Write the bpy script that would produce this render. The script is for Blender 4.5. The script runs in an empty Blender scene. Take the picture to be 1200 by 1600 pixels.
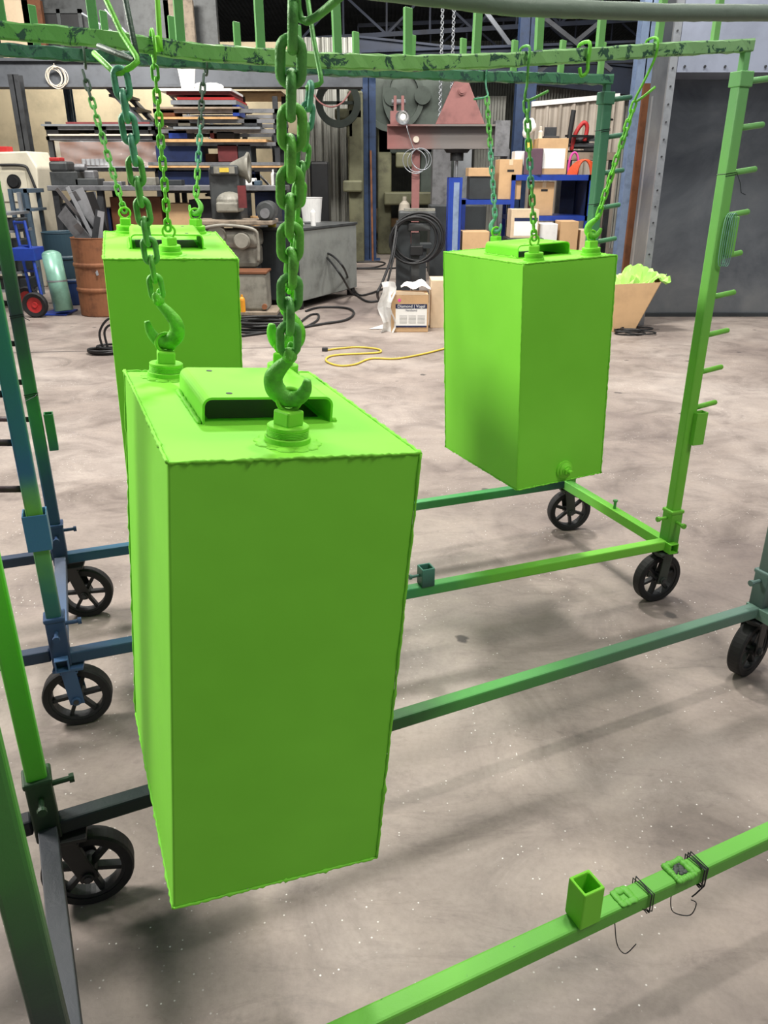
import bpy, bmesh, math, random
from mathutils import Vector, Matrix
random.seed(7)
C = bpy.context.scene
PI = math.pi
R = math.radians

# ---------------------------------------------------------------- camera, world, lights
F_PX, PITCH, EYE = 1230.0, R(23.2), 1.55
cam = bpy.data.cameras.new('camera')
cam.sensor_fit = 'VERTICAL'; cam.sensor_height = 36.0; cam.lens = 36.0 * F_PX / 1600.0
cam.clip_start = 0.05; cam.clip_end = 200
co = bpy.data.objects.new('camera', cam); C.collection.objects.link(co)
co.location = (0, 0, EYE); co.rotation_euler = (PI/2 - PITCH, 0, 0)
C.camera = co
C.view_settings.view_transform = 'Standard'; C.view_settings.look = 'None'
C.view_settings.gamma = 1; C.view_settings.use_curve_mapping = False
C.view_settings.exposure = 0.0
w = bpy.data.worlds.new('world'); C.world = w; w.use_nodes = True
w.node_tree.nodes['Background'].inputs[0].default_value = (0.80, 0.86, 1.0, 1)
w.node_tree.nodes['Background'].inputs[1].default_value = 0.22

def area(name, loc, target, size, power, col=(1, 1, 1)):
    l = bpy.data.lights.new(name, 'AREA'); l.shape = 'RECTANGLE'; l.size = size[0]; l.size_y = size[1]
    l.energy = power; l.color = col
    o = bpy.data.objects.new(name, l); C.collection.objects.link(o)
    o.location = loc
    d = Vector(target) - Vector(loc); o.rotation_euler = d.to_track_quat('-Z', 'Y').to_euler()
    return o
WARM = (1.0, 0.955, 0.89)
area('bay_and_fill_light', (0.9, 2.7, 5.4), (0.9, 2.7, 0), (.4, .22), 100, WARM)
area('bay_and_fill_light', (2.4, 0.3, 5.2), (0.9, 1.8, .6), (1.5, 1.1), 130, WARM)
area('side_light', (-3.3, 2.3, 3.0), (0, 1.7, .9), (1.0, .8), 185, WARM)  # unseen source added at the left to brighten the tanks' left faces
area('bay_and_fill_light', (-0.6, 7.2, 6.8), (-0.4, 7.5, 0), (1.2, .5), 640, WARM)
area('bay_and_fill_light', (-5.5, 8.3, 6.0), (-5.5, 9.5, 0), (1.6, .6), 260, WARM)
area('bay_and_fill_light', (3.4, 6.6, 6.2), (4.6, 9.4, .8), (1.2, .6), 240, WARM)  # added fill to lighten the booth and throw the hood's shadow
area('bay_and_fill_light', (-4.0, 11.6, 4.6), (-4.0, 15.4, 1.2), (1.6, .6), 200, WARM)
area('bay_and_fill_light', (-5.0, 16.2, 3.9), (-5.0, 17.5, 1.8), (4.0, .5), 110, WARM)  # added fill, only there to brighten the beige partition
area('bay_and_fill_light', (3.5, 10.8, 5.2), (3.2, 12.8, 0), (1.6, .6), 250, WARM)
area('bay_and_fill_light', (0.8, 15.5, 5.0), (0.5, 17.5, 0), (2.4, .8), 240, WARM)

# ---------------------------------------------------------------- pixel <-> place
def ray(px, py):
    a = (px - 600) / F_PX; b = -(py - 800) / F_PX
    return Vector((a, math.cos(PITCH) + b*math.sin(PITCH), -math.sin(PITCH) + b*math.cos(PITCH)))
def at(px, py, Y):
    r = ray(px, py); return Vector((0, 0, EYE)) + r * (Y / r.y)
def ground(px, py, z=0.0):
    r = ray(px, py); return Vector((0, 0, EYE)) + r * ((z - EYE) / r.z)

# ---------------------------------------------------------------- materials
def rgb(h):
    v = [int(h[i:i+2], 16)/255 for i in (0, 2, 4)]
    return tuple(c/12.92 if c <= .04045 else ((c+.055)/1.055)**2.4 for c in v)
def mk(name):
    m = bpy.data.materials.new(name); m.use_nodes = True
    n = m.node_tree.nodes; l = m.node_tree.links
    return m, n, l, n['Principled BSDF']
def noise(n, l, vec, scale, detail=4, rough=.6, dist=0):
    t = n.new('ShaderNodeTexNoise'); t.inputs['Scale'].default_value = scale
    t.inputs['Detail'].default_value = detail; t.inputs['Roughness'].default_value = rough
    t.inputs['Distortion'].default_value = dist
    l.new(vec, t.inputs['Vector']); return t
def ramp(n, l, fac, stops, interp='LINEAR'):
    r = n.new('ShaderNodeValToRGB'); r.color_ramp.interpolation = interp
    e = r.color_ramp.elements
    while len(e) < len(stops): e.new(.5)
    for i, (p, c) in enumerate(stops):
        e[i].position = p; e[i].color = (c[0], c[1], c[2], 1)
    l.new(fac, r.inputs[0]); return r
def mixc(n, l, fac, a, b, mode='MIX'):
    m = n.new('ShaderNodeMix'); m.data_type = 'RGBA'; m.blend_type = mode
    for sock, v in ((m.inputs[0], fac), (m.inputs[6], a), (m.inputs[7], b)):
        if hasattr(v, 'is_output') or isinstance(v, bpy.types.NodeSocket): l.new(v, sock)
        elif isinstance(v, (int, float)): sock.default_value = v
        else: sock.default_value = (v[0], v[1], v[2], 1)
    return m.outputs[2]
def bump(n, l, b, h, strength, dist=.002):
    bp = n.new('ShaderNodeBump'); bp.inputs['Strength'].default_value = strength
    bp.inputs['Distance'].default_value = dist
    l.new(h, bp.inputs['Height']); l.new(bp.outputs[0], b.inputs['Normal'])
def coords(n, which='Object'):
    return n.new('ShaderNodeTexCoord').outputs[which]

def plain(name, hexc, rough=.6, metal=0.0, var=.18, scale=6, bmp=.0, dark=None):
    m, n, l, b = mk(name); c = rgb(hexc)
    v = coords(n); t = noise(n, l, v, scale, 5, .65)
    d = rgb(dark) if dark else tuple(x*(1-var*2) for x in c)
    hi = tuple(min(1, x*(1+var)) for x in c)
    r = ramp(n, l, t.outputs[0], [(.3, d), (.5, c), (.75, hi)])
    l.new(r.outputs[0], b.inputs['Base Color'])
    b.inputs['Roughness'].default_value = rough; b.inputs['Metallic'].default_value = metal
    if bmp:
        t2 = noise(n, l, v, scale*9, 3); bump(n, l, b, t2.outputs[0], bmp)
    return m

def lime_powder():
    m, n, l, b = mk('lime powder coat')
    v = coords(n)
    t = noise(n, l, v, 3.0, 3, .5)
    r = ramp(n, l, t.outputs[0], [(.3, (.195, .63, .036)), (.7, (.225, .69, .048))])
    l.new(r.outputs[0], b.inputs['Base Color'])
    b.inputs['Roughness'].default_value = .62; b.inputs['Specular IOR Level'].default_value = .3
    t2 = noise(n, l, v, 7, 2, .5); t3 = noise(n, l, v, 180, 2)
    a = n.new('ShaderNodeMath'); a.operation = 'MULTIPLY_ADD'
    l.new(t3.outputs[0], a.inputs[0]); a.inputs[1].default_value = .03; l.new(t2.outputs[0], a.inputs[2])
    bump(n, l, b, a.outputs[0], .35, .01)
    return m
LIME = lime_powder()

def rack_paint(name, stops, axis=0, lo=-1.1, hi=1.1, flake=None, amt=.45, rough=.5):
    """overspray built up along the tube: colours follow the rack's own length, flakes chip through; far upper right stops also carry painted haze"""
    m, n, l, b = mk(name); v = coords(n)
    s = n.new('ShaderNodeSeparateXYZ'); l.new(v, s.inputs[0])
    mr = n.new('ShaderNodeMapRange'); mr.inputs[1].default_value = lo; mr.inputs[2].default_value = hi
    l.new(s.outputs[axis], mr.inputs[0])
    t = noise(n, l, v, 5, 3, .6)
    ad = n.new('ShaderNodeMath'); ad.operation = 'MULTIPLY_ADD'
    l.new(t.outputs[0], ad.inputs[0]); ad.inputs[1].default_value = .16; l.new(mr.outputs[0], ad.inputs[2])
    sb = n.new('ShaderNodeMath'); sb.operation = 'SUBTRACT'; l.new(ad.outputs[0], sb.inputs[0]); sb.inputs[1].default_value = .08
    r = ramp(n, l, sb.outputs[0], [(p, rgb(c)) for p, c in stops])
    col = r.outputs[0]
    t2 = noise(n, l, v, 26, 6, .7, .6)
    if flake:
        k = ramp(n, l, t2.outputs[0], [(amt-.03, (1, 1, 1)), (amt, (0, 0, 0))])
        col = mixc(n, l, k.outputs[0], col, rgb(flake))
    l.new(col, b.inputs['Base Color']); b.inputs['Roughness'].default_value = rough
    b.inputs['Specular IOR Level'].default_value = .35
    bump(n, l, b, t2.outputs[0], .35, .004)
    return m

M = {}
for nm, args in {
    'steel': ('7d7e81', .45, .35, .25), 'dark_steel': ('3a3c3f', .5, .3, .25), 'black': ('1c1d1f', .5, 0, .2),
    'rubber': ('18181a', .7, 0, .3, 14, .3), 'cast_black': ('26282a', .55, .2, .3, 20, .3),
    'grey_cab': ('8b8f8b', .5, .15, .2, 3), 'dark_cab': ('34393c', .55, .1, .2, 3),
    'blue': ('1f3f9c', .4, 0, .12), 'blue_dark': ('16264f', .5, 0, .2), 'col_blue': ('2e4468', .5, .1, .25),
    'col_light': ('8a9dbb', .4, .2, .15), 'cardboard': ('c8a57c', .8, 0, .08, 4), 'cardboard_pale': ('d8c2a4', .8, 0, .08, 4),
    'white': ('e6e6e4', .6, 0, .06), 'paper': ('f0f0ec', .7, 0, .04), 'cream': ('cdc7b4', .55, 0, .12, 2),
    'red_oxide': ('8d5f5c', .6, 0, .18, 4), 'wood': ('c49a68', .7, 0, .2, 8), 'wood_grey': ('8d8070', .8, 0, .25, 8),
    'brown': ('6d4227', .7, 0, .2), 'maroon': ('6a2a2c', .6, 0, .2), 'red': ('b02a2a', .5, 0, .1),
    'machine': ('8c8a80', .5, .1, .25, 6), 'machine_dark': ('474a4b', .5, .2, .25, 6), 'olive': ('66664e', .6, 0, .25, 3),
    'orange': ('d8552c', .5, 0, .1), 'pink': ('e04aa0', .5, 0, .1), 'yellow': ('d9bd48', .5, 0, .1), 'teal': ('7fae9c', .35, .2, .15),
    'sheetsteel': ('a4a6aa', .45, .25, .2, 3), 'galv': ('a3a8ad', .35, .6, .15, 5), 'dark_green': ('39423c', .6, 0, .2, 4),
    'beige_wall': ('c9bb9c', .8, 0, .15, 1.2), 'navy': ('232c3e', .6, .1, .3, 2), 'beam': ('565a60', .6, .1, .2, 2),
    'cable': ('1d1e20', .5, 0, .1), 'wire': ('23262a', .4, .6, .1), 'bluegrey': ('4e6070', .5, .1, .2, 5),
    'ivory': ('cfc6b6', .6, 0, .08), 'bag': ('a4dc68', .35, 0, .12), 'plumtape': ('5a4150', .6, 0, .1), 'oil_can': ('e39a2c', .4, 0, .1),
}.items():
    M[nm] = plain(nm, *args)
M['rust'] = plain('rusted steel', '8a5a3c', .75, .1, .2, 5, .4, dark='5c3a28')
M['clear'] = mk('clear plastic')[0]; _b = M['clear'].node_tree.nodes['Principled BSDF']
_b.inputs['Alpha'].default_value = .16; _b.inputs['Roughness'].default_value = .12; _b.inputs['Base Color'].default_value = (.85, .87, .9, 1)

def blue_barrel_mat():
    m, n, l, b = mk('blue drum paint'); v = coords(n)
    s = n.new('ShaderNodeSeparateXYZ'); l.new(v, s.inputs[0])
    r = ramp(n, l, s.outputs[2], [(0, rgb('17305f')), (.30, rgb('15305c')), (.33, rgb('1d3440')), (.8, rgb('2e4754'))])
    l.new(r.outputs[0], b.inputs['Base Color']); b.inputs['Roughness'].default_value = .5
    return m
M['blue_drum'] = blue_barrel_mat()

def floor_mat():
    m, n, l, b = mk('worn concrete'); v = coords(n)
    big = noise(n, l, v, .55, 5, .6, .4); mid = noise(n, l, v, 2.4, 7, .68, .9); fine = noise(n, l, v, 60, 4, .7)
    c1 = ramp(n, l, big.outputs[0], [(.33, rgb('7d726d')), (.5, rgb('9b9088')), (.68, rgb('b7ada5'))])
    c2 = ramp(n, l, mid.outputs[0], [(.30, (.50, .48, .475)), (.5, (.88, .87, .87)), (.70, (1.1, 1.09, 1.07))])
    col = mixc(n, l, .85, c1.outputs[0], c2.outputs[0], 'MULTIPLY')
    c3 = ramp(n, l, fine.outputs[0], [(.3, (.8, .8, .8)), (.6, (1.05, 1.05, 1.05))])
    col = mixc(n, l, .5, col, c3.outputs[0], 'MULTIPLY')
    # scuffed stretched streaks
    mp = n.new('ShaderNodeMapping'); mp.inputs['Scale'].default_value = (1.0, 3.2, 1); mp.inputs['Rotation'].default_value = (0, 0, .35)
    l.new(v, mp.inputs[0]); st = noise(n, l, mp.outputs[0], 3.5, 8, .75, 1.6)
    s4 = ramp(n, l, st.outputs[0], [(.32, (.72, .71, .72)), (.46, (1, 1, 1)), (.60, (1.0, 1.0, 1.0)), (.70, (1.14, 1.13, 1.11))])
    col = mixc(n, l, .7, col, s4.outputs[0], 'MULTIPLY')
    # grimy patch under the spraying place, nearer the camera
    sp = n.new('ShaderNodeSeparateXYZ'); l.new(v, sp.inputs[0])
    # dark round blots
    vo = n.new('ShaderNodeTexVoronoi'); vo.inputs['Scale'].default_value = 2.35; vo.inputs['Randomness'].default_value = 1
    nv = noise(n, l, v, 14, 3, .6)
    wv = n.new('ShaderNodeVectorMath'); wv.operation = 'MULTIPLY_ADD'
    l.new(nv.outputs['Color'], wv.inputs[0]); wv.inputs[1].default_value = (.07, .07, 0); l.new(v, wv.inputs[2])
    l.new(wv.outputs[0], vo.inputs['Vector'])
    bl = ramp(n, l, vo.outputs['Distance'], [(.05, (1, 1, 1)), (.075, (0, 0, 0))])
    col = mixc(n, l, bl.outputs[0], col, rgb('5b5552'))
    # fine pale paint specks, clustered
    vs = n.new('ShaderNodeTexVoronoi'); vs.inputs['Scale'].default_value = 75; l.new(v, vs.inputs['Vector'])
    sk = ramp(n, l, vs.outputs['Distance'], [(.13, (1, 1, 1)), (.19, (0, 0, 0))])
    cl = noise(n, l, v, 3.0, 4, .7); ck = ramp(n, l, cl.outputs[0], [(.48, (0, 0, 0)), (.60, (1, 1, 1))])
    sel = n.new('ShaderNodeMath'); sel.operation = 'GREATER_THAN'; sel.inputs[1].default_value = .74
    sx = n.new('ShaderNodeSeparateXYZ'); l.new(vs.outputs['Color'], sx.inputs[0]); l.new(sx.outputs[0], sel.inputs[0])
    mm = n.new('ShaderNodeMath'); mm.operation = 'MULTIPLY'; l.new(sk.outputs[0], mm.inputs[0]); l.new(ck.outputs[0], mm.inputs[1])
    m2 = n.new('ShaderNodeMath'); m2.operation = 'MULTIPLY'; l.new(mm.outputs[0], m2.inputs[0]); l.new(sel.outputs[0], m2.inputs[1])
    col = mixc(n, l, m2.outputs[0], col, rgb('f0ede8'))
    l.new(col, b.inputs['Base Color'])
    rr = ramp(n, l, mid.outputs[0], [(.3, (.45,)*3), (.7, (.7,)*3)]); l.new(rr.outputs[0], b.inputs['Roughness'])
    b.inputs['Specular IOR Level'].default_value = .35
    bump(n, l, b, fine.outputs[0], .2, .003)
    return m
M['floor'] = floor_mat()

def corrugated(name, ca, cb, scale, axis=0, rough=.5, metal=.2):
    m, n, l, b = mk(name); v = coords(n)
    wv = n.new('ShaderNodeTexWave'); wv.wave_type = 'BANDS'; wv.bands_direction = 'XYZ'[axis]
    wv.inputs['Scale'].default_value = scale; l.new(v, wv.inputs['Vector'])
    t = noise(n, l, v, 2.5, 5, .6)
    r = ramp(n, l, t.outputs[0], [(.3, rgb(ca)), (.7, rgb(cb))]); l.new(r.outputs[0], b.inputs['Base Color'])
    b.inputs['Roughness'].default_value = rough; b.inputs['Metallic'].default_value = metal
    bump(n, l, b, wv.outputs[0], .9, .03)
    return m
M['wall_corr'] = corrugated('dark corrugated cladding', '4c4f4b', '63665f', 4)
M['roof_corr'] = corrugated('roof sheeting', '4a4e55', '666a70', 3, 0)
M['corr_grey'] = corrugated('grey corrugated sheet', '8e8f89', 'a9aaa2', 5)
M['corr_cream'] = corrugated('cream corrugated sheet', 'a49a8e', 'bdb3a6', 2.2)

def booth_mat():
    m, n, l, b = mk('dusty booth sheet'); v = coords(n)
    t = noise(n, l, v, 1.2, 6, .65, .5)
    r = ramp(n, l, t.outputs[0], [(.3, rgb('5a6068')), (.5, rgb('747a80')), (.72, rgb('8a8e90'))]); l.new(r.outputs[0], b.inputs['Base Color'])
    b.inputs['Roughness'].default_value = .36; b.inputs['Metallic'].default_value = .45
    return m
M['booth'] = booth_mat()
M['booth_hood'] = plain('booth hood sheet', '9aa2b4', .4, .35, .1, 1.5)

def emis(name, hexc, s):
    m, n, l, b = mk(name); b.inputs['Base Color'].default_value = (*rgb(hexc), 1)
    b.inputs['Emission Color'].default_value = (*rgb(hexc), 1); b.inputs['Emission Strength'].default_value = s
    return m
M['lamp'] = emis('lamp glow', 'fff6e6', 1.6)

# ---------------------------------------------------------------- mesh builder
class MB:
    def __init__(s): s.bm = bmesh.new(); s.mi = 0
    def _mark(s, faces):
        for f in faces: f.material_index = s.mi
    def box(s, c, d, rot=None):
        m = Matrix.Translation(Vector(c)) @ (rot.to_4x4() if rot else Matrix()) @ Matrix.Diagonal((*d, 1))
        r = bmesh.ops.create_cube(s.bm, size=1, matrix=m)
        s._mark({f for v in r['verts'] for f in v.link_faces}); return s
    def b2(s, x0, x1, y0, y1, z0, z1):
        return s.box(((x0+x1)/2, (y0+y1)/2, (z0+z1)/2), (abs(x1-x0), abs(y1-y0), abs(z1-z0)))
    def bar(s, p0, p1, w, h=None, up=(0, 0, 1)):
        p0, p1 = Vector(p0), Vector(p1); h = h or w
        z = (p1-p0).normalized(); u = Vector(up)
        if abs(z.dot(u)) > .98: u = Vector((0, 1, 0))
        x = u.cross(z).normalized(); y = z.cross(x)
        rot = Matrix((x, y, z)).transposed()
        return s.box((p0+p1)/2, (w, h, (p1-p0).length), rot)
    def cyl(s, p0, p1, r, r2=None, seg=16, caps=True):
        p0, p1 = Vector(p0), Vector(p1); r2 = r if r2 is None else r2
        q = (p1-p0).to_track_quat('Z', 'Y').to_matrix().to_4x4()
        m = Matrix.Translation((p0+p1)/2) @ q
        a = bmesh.ops.create_cone(s.bm, cap_ends=caps, segments=seg, radius1=r, radius2=r2, depth=(p1-p0).length, matrix=m)
        s._mark({f for v in a['verts'] for f in v.link_faces}); return s
    def sph(s, c, r, scale=(1, 1, 1), seg=16):
        m = Matrix.Translation(Vector(c)) @ Matrix.Diagonal((*scale, 1))
        a = bmesh.ops.create_uvsphere(s.bm, u_segments=seg, v_segments=seg//2+2, radius=r, matrix=m)
        s._mark({f for v in a['verts'] for f in v.link_faces}); return s
    def tube(s, pts, rad, seg=8, closed=False, flat=1.0):
        pts = [Vector(p) for p in pts]; n = len(pts)
        if isinstance(rad, (int, float)): rad = [rad]*n
        rings = []; prev = None
        for i, p in enumerate(pts):
            if closed: t = pts[(i+1) % n] - pts[i-1]
            else: t = pts[min(i+1, n-1)] - pts[max(i-1, 0)]
            t.normalize()
            if prev is None:
                a = Vector((0, 0, 1)) if abs(t.z) < .9 else Vector((0, 1, 0))
                x = a.cross(t).normalized()
            else: x = (prev - t*prev.dot(t)).normalized()
            prev = x; y = t.cross(x)
            rings.append([s.bm.verts.new(p + (x*math.cos(k*2*PI/seg) + y*flat*math.sin(k*2*PI/seg))*rad[i]) for k in range(seg)])
        fs = []
        for i in range(n if closed else n-1):
            a, b = rings[i], rings[(i+1) % n]
            for k in range(seg): fs.append(s.bm.faces.new((a[k], a[(k+1) % seg], b[(k+1) % seg], b[k])))
        if not closed:
            fs.append(s.bm.faces.new(rings[0][::-1])); fs.append(s.bm.faces.new(rings[-1]))
        s._mark(fs); return s
    def prism(s, poly, y0, y1, plane='xz'):
        f = (lambda a, b, c: (a, c, b)) if plane == 'xz' else ((lambda a, b, c: (a, b, c)) if plane == 'xy' else (lambda a, b, c: (c, a, b)))
        A = [s.bm.verts.new(f(x, z, y0)) for x, z in poly]; B = [s.bm.verts.new(f(x, z, y1)) for x, z in poly]
        fs = [s.bm.faces.new(A), s.bm.faces.new(B[::-1])]
        for i in range(len(poly)):
            j = (i+1) % len(poly); fs.append(s.bm.faces.new((A[i], B[i], B[j], A[j])))
        s._mark(fs); return s
    def lathe(s, prof, c=(0, 0, 0), seg=32, axis='z'):
        """prof: list of (r, h), revolved"""
        rings = []; fs = []
        for r, h in prof:
            ring = []
            for k in range(seg):
                a = 2*PI*k/seg; x, y = r*math.cos(a), r*math.sin(a)
                p = (x, y, h) if axis == 'z' else ((x, h, y) if axis == 'y' else (h, x, y))
                ring.append(s.bm.verts.new(Vector(c) + Vector(p)))
            rings.append(ring)
        for a, b in zip(rings, rings[1:]):
            for k in range(seg): fs.append(s.bm.faces.new((a[k], a[(k+1) % seg], b[(k+1) % seg], b[k])))
        s._mark(fs); return s
    def sheet(s, fn, nu, nv):
        g = [[s.bm.verts.new(fn(i/nu, j/nv)) for j in range(nv+1)] for i in range(nu+1)]
        fs = [s.bm.faces.new((g[i][j], g[i+1][j], g[i+1][j+1], g[i][j+1])) for i in range(nu) for j in range(nv)]
        s._mark(fs); return s
    def build(s, name, mat, parent=None, bevel=0, smooth=False, thick=0):
        bmesh.ops.remove_doubles(s.bm, verts=s.bm.verts, dist=1e-6)
        bmesh.ops.recalc_face_normals(s.bm, faces=s.bm.faces)
        me = bpy.data.meshes.new(name); s.bm.to_mesh(me); s.bm.free()
        for mm in (mat if isinstance(mat, (list, tuple)) else [mat]):
            me.materials.append(M[mm] if isinstance(mm, str) else mm)
        if smooth:
            for p in me.polygons: p.use_smooth = True
        o = bpy.data.objects.new(name, me); C.collection.objects.link(o)
        if parent: o.parent = parent
        if thick:
            md = o.modifiers.new('thick', 'SOLIDIFY'); md.thickness = thick
        if bevel:
            md = o.modifiers.new('bevel', 'BEVEL'); md.width = bevel; md.segments = 2; md.limit_method = 'ANGLE'
        return o
def tag(o, label, cat, group=None, kind=None):
    o['label'] = label; o['category'] = cat
    if group: o['group'] = group
    if kind: o['kind'] = kind
    return o
def struct(name, mb, mat, **k):
    o = mb.build(name, mat, **k); o['kind'] = 'structure'; return o
def thing(name, label, cat, loc=(0, 0, 0), rz=0, group=None):
    o = bpy.data.objects.new(name, None); C.collection.objects.link(o); o.empty_display_size = .1
    o.location = loc; o.rotation_euler = (0, 0, rz)
    return tag(o, label, cat, group)
def setmat(name, label, cat, mat4, group=None):
    o = thing(name, label, cat, group=group); o.matrix_world = mat4; return o
def curve_pts(ctrl, n=8, closed=False):
    P = [Vector(p) for p in ctrl]; out = []; m = len(P)
    for i in range(m if closed else m-1):
        if closed: a, b, c, d = P[i-1], P[i], P[(i+1) % m], P[(i+2) % m]
        else: a, b, c, d = P[max(i-1, 0)], P[i], P[i+1], P[min(i+2, m-1)]
        for k in range(n):
            t = k/n
            out.append(.5*((2*b) + (c-a)*t + (2*a-5*b+4*c-d)*t*t + (3*b-a-3*c+d)*t**3))
    if not closed: out.append(P[-1])
    return out
def dup_tree(root, loc=None, rz=None, label=None):
    def cp(o, par):
        c = o.copy(); C.collection.objects.link(c)
        if par: c.parent = par
        for ch in o.children: cp(ch, c)
        return c
    r = cp(root, None)
    if loc is not None: r.location = loc
    if rz is not None: r.rotation_euler = (0, 0, rz)
    if label: r['label'] = label
    return r

# ================================================================ SETTING
struct('floor', MB().b2(-16, 16, -4, 30, -.1, 0), 'floor')
mb = MB(); mb.b2(-16, 16, 27, 27.2, 0, 7); struct('wall_back', mb, 'wall_corr')
mb = MB(); mb.b2(-13.2, -13, -4, 27, 0, 7); struct('wall_left', mb, 'wall_corr')
mb = MB(); mb.b2(13, 13.2, -4, 27, 0, 7); struct('wall_right', mb, 'wall_corr')
# roof: sloping sheets, seen only far back
mb = MB(); mb.prism([(12, 6.0), (27, 5.2), (27, 5.3), (12, 6.1)], -13, 13, 'yz'); struct('ceiling', mb, 'roof_corr')
# expansion joint in the slab
g0, g1 = ground(-30, 552), ground(560, 541)
mb = MB(); mb.bar((g0.x, g0.y, .0006), (g1.x, g1.y, .0006), .012, .0012, (0, 0, 1)); struct('trim_1', mb, 'dark_steel')
# pale insulation partition at the left, 17.5 m off
a, b_ = at(-60, 262, 17.5), at(470, 120, 17.5)
mb = MB(); mb.b2(a.x, b_.x, 17.5, 17.65, 0, 3.9); struct('wall_partition', mb, 'beige_wall')
# grey corrugated inner wall between the partition and the press
a, b_ = at(470, 340, 17.0), at(542, 120, 17.0)
mb = MB()
x = a.x
while x < b_.x:
    mb.prism([(x, 17.0), (x+.05, 16.94), (x+.11, 16.94), (x+.16, 17.0), (x+.16, 17.06), (x, 17.06)], 0, 3.9, 'xy'); x += .16
struct('wall_corrugated', mb, 'corr_grey')
# mezzanine floor edge beam + office front above it
z0, z1 = at(200, 132, 14).z, at(200, 96, 14).z
xa, xb = at(-80, 120, 14).x, at(566, 120, 14).x
mb = MB(); mb.b2(xa, xb, 14, 14.25, z0, z1).b2(xa, xb, 13.92, 14.3, z1, z1+.04).b2(xa, xb, 13.92, 14.3, z0-.04, z0)
struct('trim_2', mb, 'beam')
mb = MB(); mb.b2(xa, at(340, 50, 15.2).x, 15.2, 15.35, z1, 5.9); struct('wall_office', mb, 'machine_dark')
def window(name, px0, px1, py0, py1, Y, mat_frame='machine_dark'):
    p, q = at(px0, py1, Y), at(px1, py0, Y)
    m = MB(); t = .06
    m.b2(p.x, q.x, Y-.06, Y, p.z, p.z+t).b2(p.x, q.x, Y-.06, Y, q.z-t, q.z)
    for xx in (p.x, (p.x+q.x)/2 - t/2, q.x-t): m.b2(xx, xx+t, Y-.06, Y, p.z, q.z)
    f = struct(name, m, mat_frame)
    g = MB().b2(p.x, q.x, Y-.03, Y-.02, p.z, q.z).build('window_pane', 'black', f); g['kind'] = 'structure'
window('window_1', -20, 62, -30, 60, 15.15); window('window_2', 66, 128, 15, 82, 15.15)

for x0_, x1_, y0_, y1_, m_ in ((0, 42, 0, 58, 'cardboard_pale'), (42, 62, 0, 62, 'brown'), (200, 262, 0, 82, 'machine_dark'), (262, 300, 0, 82, 'wood_grey')):
    p, q = at(x0_, y1_, 14.9), at(x1_, y0_, 14.9)
    o = MB().b2(-(q.x-p.x)/2, (q.x-p.x)/2, 0, .1, 0, q.z-z1-.04).build('leaning_board', m_); o.location = ((p.x+q.x)/2, 14.9, z1+.041)
    tag(o, {'cardboard_pale': 'pale card panel stored on the mezzanine at the far left', 'brown': 'brown board standing on the mezzanine beside the pale panel', 'machine_dark': 'dark grey panel standing on the mezzanine right of the handrail', 'wood_grey': 'grey timber panel at the right end of the mezzanine'}[m_], 'panel')
mb = MB(); mb.b2(xa, xb, 14, 15.3, z1, z1+.035); struct('floor_mezzanine', mb, 'machine_dark')
# ---- steel columns and girders
def column(px, py_top, Y, wd, dp, mat, label, zt=5.8):
    p = at(px, 300, Y)
    m = MB(); t = .015
    m.b2(-wd/2, wd/2, -dp/2, -dp/2+t, 0, zt).b2(-wd/2, wd/2, dp/2-t, dp/2, 0, zt).b2(-t/2, t/2, -dp/2, dp/2, 0, zt)
    o = m.build('steel_column', mat); o.location = (p.x, Y, 0)
    pl = MB().b2(-wd*.8, wd*.8, -dp*.8, dp*.8, 0, .02).build('base_plate', mat, o)
    tag(o, label, 'column'); return o
column(577, 115, 16.3, .26, .25, 'col_blue', 'blue steel column standing left of the big dark press', at(577, 90, 16.3).z)
column(811, 60, 15.5, .34, .25, 'col_blue', 'wide blue column left of the cream corrugated panel')
column(983, 60, 10.9, .2, .2, 'col_light', 'pale blue column directly left of the spray booth')
column(992, 60, 11.8, .22, .2, 'dark_steel', 'dark steel column behind the pale blue column by the booth')
column(53, 120, 13.2, .16, .16, 'dark_steel', 'slim dark post at the far left in front of the beige wall', at(53, 117, 13.2).z)
column(128, 150, 15.5, .12, .12, 'bluegrey', 'thin dark post under the mezzanine stair', at(128, 128, 15.5).z)
# roof girders
def girder(p, q, label, h=.35, mat='navy'):
    m = MB(); p, q = Vector(p), Vector(q)
    m.bar(p, q, .18, .04).bar(p+Vector((0, 0, h)), q+Vector((0, 0, h)), .18, .04).bar(p+Vector((0, 0, h/2)), q+Vector((0, 0, h/2)), .03, h)
    o = m.build('roof_girder', mat); return tag(o, label, 'girder')
def truss(p, q, label, h=.7, n=8, mat='navy'):
    m = MB(); p, q = Vector(p), Vector(q); u = Vector((0, 0, h))
    m.bar(p, q, .09); m.bar(p+u, q+u, .09)
    for i in range(n):
        a, b = p.lerp(q, i/n), p.lerp(q, (i+1)/n)
        m.bar(a, b+u if i % 2 == 0 else a+u, .05) if i % 2 == 0 else m.bar(a+u, b, .05)
        m.bar(a, a+u, .04)
    return tag(m.build('roof_truss', mat), label, 'roof truss')
truss(at(470, 62, 20), at(1010, 30, 20), 'dark roof truss crossing behind the middle of the hall', .8)
truss(at(560, 88, 24), at(1010, 70, 24), 'dark roof truss farthest back under the roof', .7)
girder(at(560, 102, 18.5), at(1010, 150, 18.5), 'dark navy girder sloping down to the right behind the press', .5)
girder(at(565, 112, 15.9), at(1000, 96, 15.9), 'navy girder running from the blue column to the right', .3)
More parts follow.
